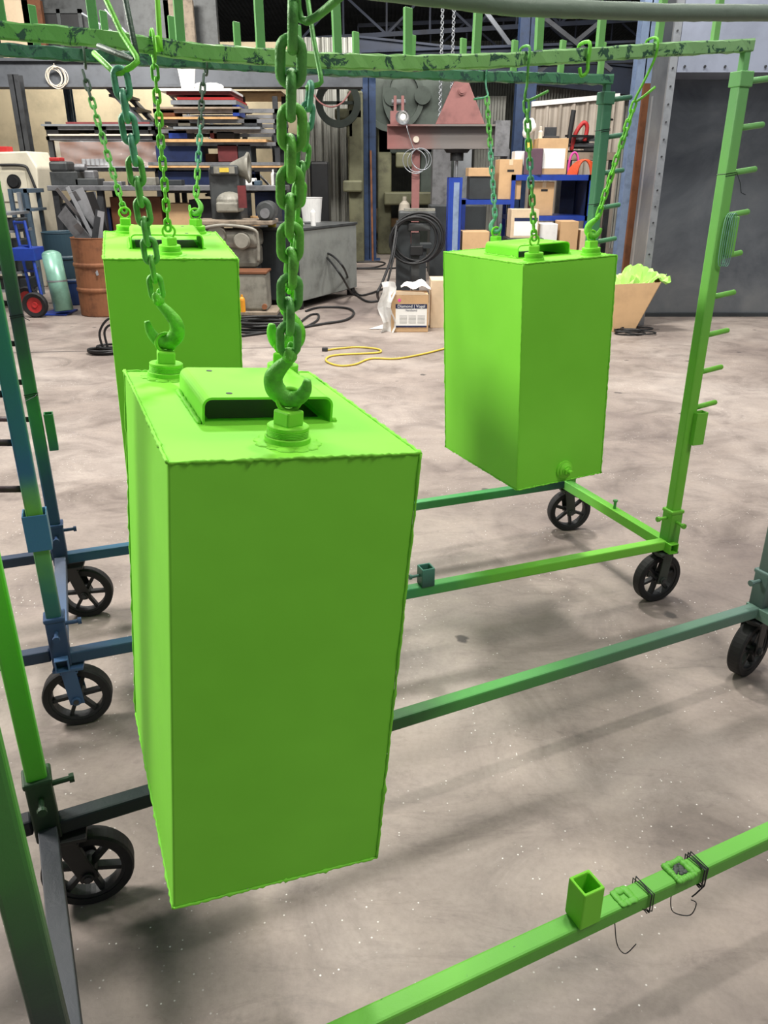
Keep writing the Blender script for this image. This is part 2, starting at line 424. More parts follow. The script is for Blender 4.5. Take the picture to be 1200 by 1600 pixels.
for k_, (a, b, lb_) in enumerate((((840, 20), (955, 110), 'diagonal brace falling to the right under the roof, right of the wide blue column'), ((955, 20), (820, 130), 'diagonal brace rising to the right, crossing the other beside the wide blue column'), ((812, 90), (760, 20), 'diagonal brace left of the wide blue column'))):
    tag(MB().bar(at(*a, 15.8+k_*.1), at(*b, 15.8+k_*.1), .07).build('bracing', 'beam'), lb_, 'bracing')

# ---- mezzanine stair
p0, p1 = at(152, 118, 14.36), at(262, 232, 14.36)
p1 = p0 + (p1-p0)*(p0.z/(p0.z-p1.z))*.995
st = thing('stair', 'dark steel stair slanting down to the right below the mezzanine beam', 'stairs', (p1.x, 14.36, 0))
dx = -Vector((p1.x, 14.36, 0))
for k in (0, .9): o = MB().bar(p0+Vector((0, k, 0)), p1+Vector((0, k, 0)), .05, .34, up=(0, 1, 0)).build('stringer', 'beam', st); o.location = dx
m = MB()
for i in range(16):
    c = p0.lerp(p1, (i+.5)/16); m.b2(c.x-.13, c.x+.13, 14.38, 15.24, c.z-.02, c.z+.02)
o = m.build('tread', 'dark_steel', st); o.location = dx
m = MB()
for k in (.35, .6):
    m.cyl(p0+Vector((.25, 0, k+.3)), p1+Vector((.25, 0, k+.3)), .02)
for i in (.1, .5, .9): c = p0.lerp(p1, i); m.cyl(c, c+Vector((.25, 0, .9)), .018)
o = m.build('handrail', 'galv', st); o.location = dx
# stair rail seen on the mezzanine
p0, p1 = at(128, 21, 14.5), at(180, 52, 14.5)
m = MB(); m.cyl(p0, p1, .022); m.cyl(p0-Vector((0, 0, .3)), p1-Vector((0, 0, .3)), .016); m.cyl(at(155, 36, 14.5), Vector((at(155, 36, 14.5).x, 14.3, z1+.04)), .016)
tag(m.build('handrail', 'galv'), 'short bright handrail up on the mezzanine above the stair', 'handrail')

# ---- spray booth at the right
Yb = 9.55
xl = at(1003, 480, 8.9).x
booth = thing('spray_booth', 'large dark sheet metal spray booth with pale hood at the right', 'spray booth', (xl+2.2, 9.3, 0))
L = lambda x, y, z: (x-xl-2.2, y-9.3, z)
def bb(m, x0, x1, y0, y1, z0, z1):
    a = L(x0, y0, z0); b = L(x1, y1, z1); m.b2(a[0], b[0], a[1], b[1], a[2], b[2])
zh = at(1100, 113, 8.9).z
m = MB(); bb(m, xl+.02, xl+5, Yb, Yb+.06, 0, zh+1.7); m.build('back_panel', 'booth', booth)
m = MB(); bb(m, xl, xl+.05, 8.95, Yb, 0, zh+.2); m.build('side_panel', 'booth', booth)
m = MB(); bb(m, xl-.03, xl+.045, 8.9, 8.94, 0, zh+1.6); m.build('edge_strip', 'galv', booth)
m = MB(); bb(m, xl+.05, xl+5, 8.9, 8.95, zh, zh+1.6); bb(m, xl+.05, xl+5, 8.95, Yb, zh, zh+.03); m.build('hood', 'booth_hood', booth)
for i in range(16):
    a = L(xl+.12+i*.2, 8.893, zh+.05); MB().cyl((a[0], a[1]+.01, a[2]), (a[0], a[1]-.008, a[2]), .012, seg=8).build('rivet', 'dark_steel', booth)
for i in range(18):
    a = L(xl+.005, 8.893, .12+i*.16); MB().cyl((a[0], a[1]+.01, a[2]), (a[0], a[1]-.006, a[2]), .009, seg=8).build('rivet', 'dark_steel', booth)
m = MB(); bb(m, xl+.06, xl+5, Yb-.05, Yb, 0, .04); m.build('floor_angle', 'dark_cab', booth)
m = MB(); p = at(1010, 400, 9.8); m.b2(p.x-.26, p.x-.08, 9.8, 9.86, 0, at(1010, 130, 9.8).z)
tag(m.build('timber_board', 'brown'), 'tall brown timber board leaning upright left of the booth', 'board')
m = MB(); a = at(1000, 300, 9.4); m.b2(a.x+.02, a.x+.08, 9.4, 9.46, 0, at(1000, 150, 9.4).z)
tag(m.build('downpipe', 'galv'), 'narrow galvanised pipe beside the booth edge strip', 'pipe')

# ================================================================ RACKS
def sag_z(t, tab):
    for (a, za), (b, zb) in zip(tab, tab[1:]):
        if t <= b:
            k = (t-a)/(b-a); return za+(zb-za)*k
    return tab[-1][1]
TUBE = .038
def hollow_tube(m, x0, x1, y0, y1, z0, z1, axis, wall=.004):
    """square section tube open at both ends"""
    t = wall
    if axis == 'z': a0, a1, b0, b1, c0, c1 = x0, x1, y0, y1, z0, z1; f = lambda a, b, c: (a, b, c)
    else: a0, a1, b0, b1, c0, c1 = x0, x1, z0, z1, y0, y1; f = lambda a, b, c: (a, c, b)
    def loop(k, c): return [m.bm.verts.new(f(*p, c)) for p in ((a0+k, b0+k), (a1-k, b0+k), (a1-k, b1-k), (a0+k, b1-k))]
    o0, o1, i0, i1 = loop(0, c0), loop(0, c1), loop(t, c0), loop(t, c1)
    for k in range(4):
        n = (k+1) % 4
        for q in ((o0[k], o0[n], o1[n], o1[k]), (i0[k], i1[k], i1[n], i0[n]), (o1[k], o1[n], i1[n], i1[k]), (o0[k], i0[k], i0[n], o0[n])): m.bm.faces.new(q)
def wheel_mesh():
    m = MB(); r = .1
    m.lathe([(r-.020, -.021), (r-.004, -.022), (r, -.016), (r, .016), (r-.004, .022), (r-.020, .021), (r-.020, -.021)], axis='y', seg=40)
    m.mi = 1
    m.lathe([(r-.028, -.016), (r-.019, -.018), (r-.019, .018), (r-.028, .016), (r-.028, -.016)], axis='y', seg=40)
    m.cyl((0, -.026, 0), (0, .026, 0), .021, seg=20)
    for k in range(6):
        a = k*PI/3+.3; u = Vector((math.cos(a), 0, math.sin(a)))
        m.bar(u*.015, u*.076, .011, .02, up=(0, 1, 0))
    m.mi = 2
    m.cyl((0, -.045, 0), (0, .045, 0), .008, seg=10)
    return m
class Rack:
    def __init__(s, label, cx, cy, yaw, L, W, mats, tops, posts=((-1, -1), (-1, 1), (1, -1), (1, 1)), ext=0.0):
        s.r = thing('powder_coating_rack', label, 'rack', (cx, cy, 0), R(yaw), 'wheeled hanging racks')
        s.cx, s.cy, s.yaw, s.L, s.W = cx, cy, R(yaw), L, W
        s.ax = Vector((math.cos(s.yaw), math.sin(s.yaw), 0)); s.ay = Vector((-math.sin(s.yaw), math.cos(s.yaw), 0))
        r = s.r; h = TUBE/2; zt, zb = .272, .272-TUBE
        for sy in (-1, 1):
            m = MB(); y = sy*W/2
            m.b2(-L/2+.02, L/2-.02, y-h, y+h, zb, zt)
            m.build('bottom_rail', mats['bottom_front' if sy < 0 else 'bottom_rear'], r, bevel=.005)
            if ext:
                m = MB(); m.b2(-L/2-ext, -L/2-.028, y-h+.012, y+h+.012, zb+.012, zt+.012)
                m.build('rail_extension', mats['ext'], r, bevel=.005)
        for sx in (-1, 1):
            m = MB(); x = sx*(L/2)+(-.012 if sx > 0 else .0)
            hollow_tube(m, x-h, x+h, -W/2-.05, W/2+.03, zb-.004, zt-.002, 'y')
            m.build('cross_member', mats['cross_left' if sx < 0 else 'cross_right'], r, bevel=.003)
        for (sx, sy) in posts:
            x, y = sx*L/2, sy*W/2
            mt = mats[('L' if sx < 0 else 'R') + ('F' if sy < 0 else 'B')]
            m = MB(); q = h+.007
            m.b2(x-q, x+q, y-q, y+q, zb, .385)
            m.box((x, y, .389), (2*q+.006, 2*q+.006, .014))
            sk = m.build('socket', mats['socketL' if sx < 0 else 'socketR'], r, bevel=.004)
            for d in ((1, 0), (0, -1)):
                pn = MB(); d = Vector((d[0], d[1], 0)); c = Vector((x, y, .362 if d.x else .35))
                if sx > 0 and d.x: d = -d
                pn.cyl(c+d*q, c+d*(q+.038), .006, seg=10); pn.cyl(c+d*(q+.034), c+d*(q+.044), .010, seg=10)
                pn.build('locking_pin', mats['socketL' if sx < 0 else 'socketR'], sk)
            m = MB(); m.b2(x-h-.0015, x+h+.0015, y-h-.0015, y+h+.0015, .37, 1.80)
            po = m.build('post', mt, r, bevel=.006)
            for k in range(9):
                z = .783+.1285*k
                pg = MB(); pg.cyl((x+sx*(h-.006), y, z), (x+sx*(h+.092), y, z+.012), .0092, seg=12); pg.sph((x+sx*(h+.092), y, z+.012), .0094, seg=10)
                pg.build('peg', mats['pegL'] if sx < 0 else mt, po, smooth=True)
            m = MB(); m.b2(x-h-.006, x+h+.006, y-h-.006, y+h+.006, 1.795, 1.838)
            m.build('collar', mt, r, bevel=.003)
            zr = sag_z(sx, tops[0 if sy < 0 else 1])
            m = MB(); m.b2(x-h+.007, x+h-.007, y-h+.007, y+h-.007, 1.8, zr); m.build('post_stub', mt, r, bevel=.004)
        s.tops = tops; s.mats = mats
    def world(s, x, y, z=0): return Vector((s.cx, s.cy, 0)) + s.ax*x + s.ay*y + Vector((0, 0, z))
    def top_rail(s, sy, tabs, mat, tabh=.11, tabw=.021, rough=.0016, round_=False, ht=TUBE):
        n = 90; tab = s.tops[0 if sy < 0 else 1]; y = sy*s.W/2; h = .016
        rings = []; m = MB(); rnd = random.Random(sy+5+int(s.cx*100))
        prof = [(-h, -h), (-h+.004, -h-.003), (h-.004, -h-.003), (h, -h), (h, h-.004), (h-.004, h), (-h+.004, h), (-h, h-.004)]
        if round_: prof = [(h*.95*math.cos(a), h*.9*math.sin(a)) for a in [PI/4*k+PI/8 for k in range(8)]]; prof = [(.0165*math.cos(PI/8*k), .0165*math.sin(PI/8*k)) for k in range(16)]
        K = len(prof)
        for i in range(n+1):
            t = -1+2*i/n; x = t*(s.L/2+h); zc = sag_z(t, tab)
            rings.append([m.bm.verts.new((x, y+a+rnd.uniform(-1, 1)*rough, zc+b+rnd.uniform(-1, 1)*rough*1.3)) for a, b in prof])
        for a, b in zip(rings, rings[1:]):
            for k in range(K): m.bm.faces.new((a[k], a[(k+1) % K], b[(k+1) % K], b[k]))
        m.bm.faces.new(rings[0]); m.bm.faces.new(rings[-1][::-1])
        o = m.build('top_rail', mat, s.r, smooth=round_)
        for t in tabs:
            m = MB(); zc = sag_z(t, tab); x = t*s.L/2; hh = tabh*rnd.uniform(.93, 1.06); ln = rnd.uniform(-.003, .003)
            m.prism([(x-tabw/2, zc+h-.008), (x+tabw/2, zc+h-.008), (x+tabw/2+ln, zc+h+hh), (x-tabw/2+ln, zc+h+hh+.003)], y-.004, y+.012)
            m.build('rail_tab', s.mats['tab'], o, bevel=.002)
        return o
    def caster(s, sx, sy, wx, wy, yaw_deg, mat):
        """wheel standing at world wx, wy"""
        d = Vector((wx-s.cx, wy-s.cy, 0)); lx, ly = d.dot(s.ax), d.dot(s.ay)
        cx_, cy_ = sx*(s.L/2-.01), sy*(s.W/2)
        a = R(yaw_deg)-s.yaw
        u = Vector((math.cos(a), math.sin(a), 0)); nrm = Vector((-math.sin(a), math.cos(a), 0))
        top = Vector((cx_*.55+lx*.45, cy_*.55+ly*.45, .222))
        ax = Vector((lx, ly, .1))
        m = MB()
        m.box((top.x, top.y, .219), (.085, .075, .010), Matrix.Rotation(a, 3, 'Z'))
        m.cyl((top.x, top.y, .20), (top.x, top.y, .216), .03, seg=16)
        for k in (-1, 1):
            p = top+nrm*.032*k; p.z = .205; q = ax+nrm*.032*k
            m.bar(p, q+(q-p).normalized()*.012, .006, .042, up=nrm) if False else m.box((p+q)/2, (.005, .042, (q-p).length+.03),
                Matrix((nrm, (q-p).normalized().cross(nrm), (q-p).normalized())).transposed())
            m.cyl(ax+nrm*.030*k, ax+nrm*.042*k, .014, seg=12)
        m.box((top.x, top.y, .206), (.05, .068, .008), Matrix.Rotation(a, 3, 'Z'))
        c = m.build('caster', mat, s.r, bevel=.002)
        wh = wheel_mesh().build('wheel', ['rubber', 'cast_black', 'dark_steel'], c)
        wh.location = ax; wh.rotation_euler = (0, random.uniform(0, 1), a)
        return c

TEALD, TEAL, LIMEC, GREEN, DKG, NAVYC, BLK, GREY = '2c5148', '3a7a5c', '78c83c', '4f9a3a', '22402a', '2c4a68', '1c2428', '6f8778'
RP = rack_paint
far_m = dict(
    bottom_front=RP('far front rail paint', [(.05, '2a435e'), (.35, '2f6a5c'), (.52, '3a8a50'), (.70, '72c43a'), (.95, '7fd044')]),
    bottom_rear=RP('far rear rail paint', [(.05, '2d5878'), (.30, '2c7068'), (.60, '5aa86a'), (.78, '3a9048'), (.97, '1d3a3a')]),
    ext=RP('blue extension paint', [(.2, '28364c'), (.8, '2e4c80')], flake='1d2530', amt=.36),
    cross_left=RP('left cross paint', [(.2, '3c5a80'), (.8, '50586a')], 1, -.4, .4),
    cross_right=RP('right cross paint', [(0, '74cc38'), (.5, '7ad040'), (1, '5a9e50')], 1, -.4, .4),
    socketL=RP('left socket paint', [(0, '1d2734'), (1, '34507a')], 2, .1, .5), socketR=RP('right socket paint', [(0, '3f8a38'), (1, '7ac840')], 2, .2, .4, flake='2f5a3a', amt=.33),
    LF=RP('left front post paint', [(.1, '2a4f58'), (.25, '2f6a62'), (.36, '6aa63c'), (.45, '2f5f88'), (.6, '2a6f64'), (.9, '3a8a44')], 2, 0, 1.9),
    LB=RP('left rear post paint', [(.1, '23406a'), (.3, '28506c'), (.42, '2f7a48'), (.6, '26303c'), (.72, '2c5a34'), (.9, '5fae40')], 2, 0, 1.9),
    RF=RP('right front post paint', [(.1, '78cc3c'), (.5, '78c444'), (.8, '74b460'), (1, '6aa068')], 2, 0, 1.9, flake='4f7a48', amt=.27),  # muted upper stops: hazy glow put into the post colour
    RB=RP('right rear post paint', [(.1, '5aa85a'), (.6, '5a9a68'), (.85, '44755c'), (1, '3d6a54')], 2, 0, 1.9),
    pegL=RP('dark peg paint', [(0, '3a2028'), (1, '2a2a2c')], 2, 0, 1.9), tab=RP('tab paint', [(0, '5a9a58'), (1, '7ab468')], 0),
)
far = Rack('far green and blue wheeled rack holding the two back lime tanks', -.050, 2.660, 20.9, 2.175, .69, far_m,
    [[(-1, 1.842), (-.7, 1.836), (-.5, 1.818), (-.25, 1.812), (0, 1.817), (.25, 1.835), (.5, 1.861), (.75, 1.887), (1, 1.908)],
     [(-1, 1.885), (-.5, 1.876), (0, 1.871), (.5, 1.872), (1, 1.88)]], ext=.55)
far.top_rail(-1, [-.89, -.715, -.54, -.365, -.185, -.01, .17, .345, .525, .705, .89],
    RP('far front top rail paint', [(.0, '62a450'), (.45, '7cb462'), (1, '82ac78')], flake='2f5240', amt=.455), rough=.0014)  # paler towards the right end, haze worked into the paint colour
far.top_rail(1, [-.83, -.65, -.47, -.285, -.1, .08, .265, .445, .63, .81, .97],
    RP('far rear top rail paint', [(0, '3c6a54'), (.5, '3f7052'), (1, '44785a')], flake='2a4a44', amt=.46), tabh=.10, rough=.002)
far.caster(-1, 1, -1.13, 2.62, 12, 'black'); far.caster(-1, -1, -.93, 1.98, 14, far_m['cross_left'])
far.caster(1, 1, .87, 3.41, 8, 'dark_green'); far.caster(1, -1, 1.07, 2.74, 22, 'dark_green')

near_m = dict(
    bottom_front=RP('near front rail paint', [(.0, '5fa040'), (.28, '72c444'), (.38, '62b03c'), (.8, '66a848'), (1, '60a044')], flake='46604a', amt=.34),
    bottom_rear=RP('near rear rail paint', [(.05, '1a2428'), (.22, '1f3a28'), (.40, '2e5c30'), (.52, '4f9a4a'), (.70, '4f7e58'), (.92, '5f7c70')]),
    ext=RP('near extension paint', [(0, '1d2228'), (1, '23262e')]),
    cross_left=RP('near left cross paint', [(0, '3c4048'), (1, '2e3138')], 1, -.4, .4), cross_right=RP('near right cross paint', [(0, '5f7f6c'), (1, '6a8a7c')], 1, -.4, .4),
    socketL=RP('near left socket paint', [(0, '17191c'), (1, '26462a')], 2, .2, .42), socketR=RP('near right socket paint', [(0, '33403f'), (1, '66807a')], 2, .2, .42),
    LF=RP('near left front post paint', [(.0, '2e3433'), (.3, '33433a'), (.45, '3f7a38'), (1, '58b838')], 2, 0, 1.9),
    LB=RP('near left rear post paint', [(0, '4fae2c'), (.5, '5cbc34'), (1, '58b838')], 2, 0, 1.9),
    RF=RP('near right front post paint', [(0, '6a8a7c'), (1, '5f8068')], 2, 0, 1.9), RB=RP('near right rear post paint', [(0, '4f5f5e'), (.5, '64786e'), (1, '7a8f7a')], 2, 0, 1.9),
    pegL=far_m['pegL'], tab=RP('near tab paint', [(0, '6a9a68'), (1, '7aa478')], 0),
)
near = Rack('near green wheeled rack in the foreground with the closest lime tank', .395, 1.452, 25.5, 2.16, .69, near_m,
    [[(-1, 1.86), (0, 1.83), (1, 1.88)], [(-1, 1.89), (-.3, 1.85), (0, 1.845), (.35, 1.862), (1, 1.91)]], posts=((-1, -1), (-1, 1), (1, 1)), ext=.35)
near.top_rail(1, [-.8, -.6], RP('near rear top rail paint', [(0, '5c7a60'), (.5, '6c7d6c'), (1, '727e78')], flake='4b5552', amt=.25), round_=True, rough=.0006)
near.top_rail(-1, [-.6, -.4], near_m['RB'], round_=True, rough=.0006)
near.caster(-1, 1, -.675, 1.335, 17, 'black'); near.caster(1, 1, 1.22, 2.24, 38, 'cast_black')
near.caster(-1, -1, -.42, .68, 20, 'black'); near.caster(1, -1, 1.5, 1.55, 40, 'cast_black')

# pockets, sleeves and stubs welded to the racks
def pocket(rk, x, y, z0, z1, mat, w_=.048, d_=.034):
    m = MB(); hollow_tube(m, x-w_/2, x+w_/2, y-d_/2, y+d_/2, z0, z1, 'z', .004); return m.build('tube_pocket', mat, rk.r, bevel=.002)
L2, W2 = far.L/2, far.W/2
pocket(far, L2+.028, -W2-.024, .655, .775, far_m['RF'])
pocket(far, L2+.040, -W2-.014, 1.305, 1.425, far_m['RF'], .036, .03)
pocket(far, -L2+.042, W2, .67, .80, far_m['LB'], .03, .04)
m = MB(); hollow_tube(m, -L2-.031, -L2+.031, -W2-.031, -W2+.031, .61, .715, 'z', .004); m.build('sleeve', RP('blue sleeve paint', [(0, '3a6a94'), (1, '3f7090')]), far.r, bevel=.003)
def stub(rk, px, py, zbase, h, mat, pin=None):
    g = ground(px, py, zbase); d = g - Vector((rk.cx, rk.cy, 0)); lx = d.dot(rk.ax); ly = -rk.W/2; k = .0235
    m = MB(); hollow_tube(m, lx-k, lx+k, ly-k, ly+k, .27, .27+h, 'z', .006); o = m.build('tube_stub', mat, rk.r, bevel=.004)
    if pin:
        m = MB(); m.cyl((lx-k, ly, .27+h-.03), (lx-k-.03, ly, .27+h-.03), .005, seg=10); m.cyl((lx-k-.03, ly, .27+h-.03), (lx-k-.038, ly, .27+h-.03), .009, seg=10)
        m.build('locking_pin', mat, o)
    return lx
stub(far, 677, 925, .272, .068, RP('teal stub paint', [(0, '26443c'), (1, '4f8a78')], 2, .27, .35), True)
lx = stub(near, 905, 1425, .272, .088, LIME)
# spatter squares left on the near front rail where tubes were cut off
for px, py, s_, hh in ((1055, 1352, .046, .006), (968, 1392, .032, .003)):
    g = ground(px, py, .275); d = g - Vector((near.cx, near.cy, 0)); x = d.dot(near.ax); y = -near.W/2
    m = MB(); k = s_/2
    for i in range(28):
        a = i/28*4; e = int(a); f = a-e; q = [(-1+2*f, -1), (1, -1+2*f), (1-2*f, 1), (-1, 1-2*f)][e]
        m.sph((x+q[0]*k*.86, y+q[1]*k*.86, .273), .0045+random.random()*.002, (1.4, 1.4, hh/.006), 8)
    if s_ > .04:
        m.mi = 1
        for i in range(22): m.sph((x+random.uniform(-.7, .7)*k, y+random.uniform(-.7, .7)*k, .272), .004, (1.5, 1.2, .7), 8)
    m.build('weld_scar', [near_m['bottom_front'], 'dark_green'], near.r, smooth=True)

# bolt standing on the far right cross member
m = MB(); m.cyl((L2-.012, -.02, .27), (L2-.012, -.02, .305), .006, seg=10).cyl((L2-.012, -.02, .300), (L2-.012, -.02, .308), .010, seg=6)
m.build('bolt', far_m['RB'], far.r)
for i in range(2): pass

# ================================================================ TANKS
TW, TD, TH = .3407, .5184, .7249
def ragged_bead(m, p, q, r=.0022, n=60, seed=1, out=(0, 0, 0)):
    rn = random.Random(seed); p, q = Vector(p), Vector(q); pts = []; rad = []
    for i in range(n+1):
        j = Vector((rn.uniform(-1, 1), rn.uniform(-1, 1), rn.uniform(-1, 1)))*.0007
        pts.append(p.lerp(q, i/n)+j); rad.append(r*rn.uniform(.55, 1.25)*(1.6 if rn.random() < .06 else 1))
    m.tube(pts, rad, 6)
def rounded_channel(m, hw, y0, y1, z0, h, t, r=.014):
    def outl(hw_, hh, rr):
        pts = [(-hw_, z0)]
        for k in range(7):
            a = PI - k*PI/12; pts.append((-hw_+rr+rr*math.cos(a), z0+hh-rr+rr*math.sin(a)))
        for k in range(7):
            a = PI/2 - k*PI/12; pts.append((hw_-rr+rr*math.cos(a), z0+hh-rr+rr*math.sin(a)))
        pts.append((hw_, z0)); return pts
    o = outl(hw, h, r); i = outl(hw-t, h-t, r-t)
    K = len(o)
    V = [[m.bm.verts.new((x, y, z)) for x, z in prof] for y in (y0, y1) for prof in (o, i)]
    oF, iF, oB, iB = V
    for k in range(K-1):
        m.bm.faces.new((oF[k], oF[k+1], oB[k+1], oB[k])); m.bm.faces.new((iF[k], iB[k], iB[k+1], iF[k+1]))
        m.bm.faces.new((oF[k], iF[k], iF[k+1], oF[k+1])); m.bm.faces.new((oB[k], oB[k+1], iB[k+1], iB[k]))
PORTS = [(0, -.19), (-.105, .215), (.105, .215)]
def tank(label, c, Rm, flip=False, drain=False):
    Mx = Matrix(Rm).to_4x4(); Mx.translation = Vector(c)
    if flip: Mx = Mx @ Matrix.Rotation(PI, 4, 'Z')
    Mx = Mx @ Matrix.Translation((0, 0, -TH/2))
    root = setmat('steel_tank', label, 'tank', Mx, 'lime powder coated tanks')
    m = MB(); n = 14
    m.b2(-TW/2, TW/2, -TD/2, TD/2, 0, TH)
    body = m.build('tank_body', LIME, root, bevel=.0035)
    m = MB(); sd = int(abs(c[0])*1000)
    for k, (p, q) in enumerate([((-TW/2, -TD/2, TH), (TW/2, -TD/2, TH)), ((-TW/2, -TD/2, TH), (-TW/2, TD/2, TH)), ((TW/2, -TD/2, TH), (TW/2, TD/2, TH)), ((-TW/2, TD/2, TH), (TW/2, TD/2, TH)),
              ((-TW/2, -TD/2, 0), (TW/2, -TD/2, 0)), ((-TW/2, -TD/2, 0), (-TW/2, TD/2, 0)), ((TW/2, -TD/2, 0), (TW/2, TD/2, 0)), ((TW/2, TD/2, 0), (-TW/2, TD/2, 0)),
              ((TW/2, -TD/2, 0), (TW/2, -TD/2, TH)), ((TW/2, TD/2, 0), (TW/2, TD/2, TH)), ((-TW/2, TD/2, 0), (-TW/2, TD/2, TH))]):
        ragged_bead(m, p, q, .0026, 70, sd+k)
    m.build('weld_seam', LIME, root, smooth=True)
    # U shaped cover open at both ends
    m = MB(); rounded_channel(m, .098, -.092, .112, TH-.001, .040, .0035)
    cov = m.build('top_cover', LIME, root)
    m = MB()
    for sx in (-1, 1): ragged_bead(m, (sx*.101, -.09, TH+.001), (sx*.101, .11, TH+.001), .004, 30, sd+20+sx)
    m.build('weld_seam', LIME, cov, smooth=True)
    MB().b2(-.085, .085, -.062, .082, TH-.001, TH+.0008).build('dark_opening_plate', 'black', body)  # flat black plate, darkness under the cover put in as colour
    for (x, y) in ((-.055, -.068), (.055, -.068), (-.055, .085), (.055, .085)):
        MB().cyl((x, y, TH+.0385), (x, y, TH+.0396), .0048, seg=14).build('bolt_hole', 'black', cov)
    for k, (x, y) in enumerate(PORTS):
        m = MB(); z = TH
        prof = [(.036, 0), (.036, .002), (.0315, .003), (.0315, .0095), (.030, .0105), (.0275, .0105)]
        for i in range(4): prof += [(.0275, .0112+i*.0022), (.0288, .0118+i*.0022), (.0275, .0126+i*.0022)]
        prof += [(.0285, .0205), (.0285, .0245), (.027, .0255), (.0, .0255)]
        m.lathe(prof, (x, y, z), 36)
        for i in range(12):
            a = i*2*PI/12+.2; m.sph((x+.034*math.cos(a), y+.034*math.sin(a), z+.0005), .006+.003*random.random(), (1.7, 1.7, .28), 8)
        pl = m.build('threaded_port', LIME, root)
        m = MB(); m.box((x, y, z+.035), (.030, .030, .022), Matrix.Rotation(.5+k, 3, 'Z')); m.build('square_head', LIME, pl, bevel=.003)
        m = MB(); m.tube([(x+.016*math.cos(a), y, z+.060+.0155*math.sin(a)) for a in [2*PI*i/28 for i in range(28)]], .0032, 8, True)
        m.build('eye_ring', LIME, pl, smooth=True)
    if drain:
        y = TD/2; x, z = -.015, .033+.0
        m = MB(); m.lathe([(.0, 0), (.031, 0), (.031, .005), (.024, .007), (.024, .012), (.017, .016), (.017, .02), (0, .02)], (x, y, z+.008), 28, 'y')
        d = m.build('drain_port', LIME, root)
        m = MB(); m.cyl((x, y+.02, z+.008), (x, y+.03, z+.008), .014, seg=6); m.cyl((x, y+.03, z+.008), (x, y+.045, z+.008), .008, seg=10); m.build('drain_plug', LIME, d, bevel=.001)
    return root, Mx
tn, Mn = tank('nearest lime green tank hanging in the foreground, left of centre', (-.236, 1.194, .852),
    [[.9214, -.3788, .0871], [.3774, .9255, .0331], [-.0931, .0023, .9956]])
tr, Mr = tank('lime green tank with drain plug low on its side, hanging on the right', (.484, 2.750, .946),
    [[.9193, -.3913, -.0407], [.3915, .9202, -.003], [.0386, -.0132, .9992]], True, True)
tl, Ml = tank('lime green tank half hidden behind the nearest tank, at the left', (-.645, 2.413, 1.004),
    [[.9545, -.2949, .0449], [.2972, .9531, -.058], [-.0256, .0687, .9973]])
def ring_of(Mx, k): x, y = PORTS[k]; return Mx @ Vector((x, y, TH+.060))

# ================================================================ CHAINS
def chain_mat(name, stops): return rack_paint(name, stops, 0, 0, 1, flake='2c4a38', amt=.30)
CH = {k: plain('chain '+k, h, .5, .1, .25, 30, .5) for k, h in dict(lime='6cc436', green='5ca64a', teal='559c7a', dark='3d5244', mid='66b840').items()}
link_cache = {}
def link_mesh(pitch, wire):
    key = (round(pitch, 4), round(wire, 4))
    if key in link_cache: return link_cache[key]
    hw = wire*1.0; hl = pitch/2 - hw + wire/2; pts = []
    for k in range(9):
        a = k*PI/8; pts.append((hw*math.cos(a), 0, hl+hw*math.sin(a)))
    for k in range(9):
        a = PI+k*PI/8; pts.append((hw*math.cos(a), 0, -hl+hw*math.sin(a)))
    m = MB(); m.tube(pts, wire/2, 10, True)
    bmesh.ops.recalc_face_normals(m.bm, faces=m.bm.faces)
    me = bpy.data.meshes.new('chain_link'); m.bm.to_mesh(me); m.bm.free()
    for p in me.polygons: p.use_smooth = True
    for c in ('lime',): me.materials.append(CH[c])
    link_cache[key] = me; return me
def hook_mesh(side, s, fat=1.0):
    P = [(0, 0), (.03, -.10), (.16, -.26), (.27, -.46), (.24, -.68), (.05, -.84), (-.16, -.80), (-.28, -.62), (-.31, -.42)]
    rd = [.085, .085, .11, .135, .15, .14, .115, .09, .05]
    pts = curve_pts([(side*x*s, 0, z*s) for x, z in P], 6)
    rr = []
    for i in range(len(P)-1):
        for k in range(6): rr.append((rd[i]+(rd[i+1]-rd[i])*k/6)*s*fat)
    rr.append(rd[-1]*s*fat)
    m = MB(); m.tube(pts, rr, 12, flat=.8)
    m.sph((0, 0, 0), .10*s*fat, (1.1, 1.0, 1.2), 12)
    m.cyl((0, -.16*s, .02*s), (0, .16*s, .02*s), .06*s, seg=10)   # clevis pin
    for k in (-1, 1): m.sph((0, k*.12*s, .06*s), .085*s, (.9, .55, 1.6), 10)
    return m
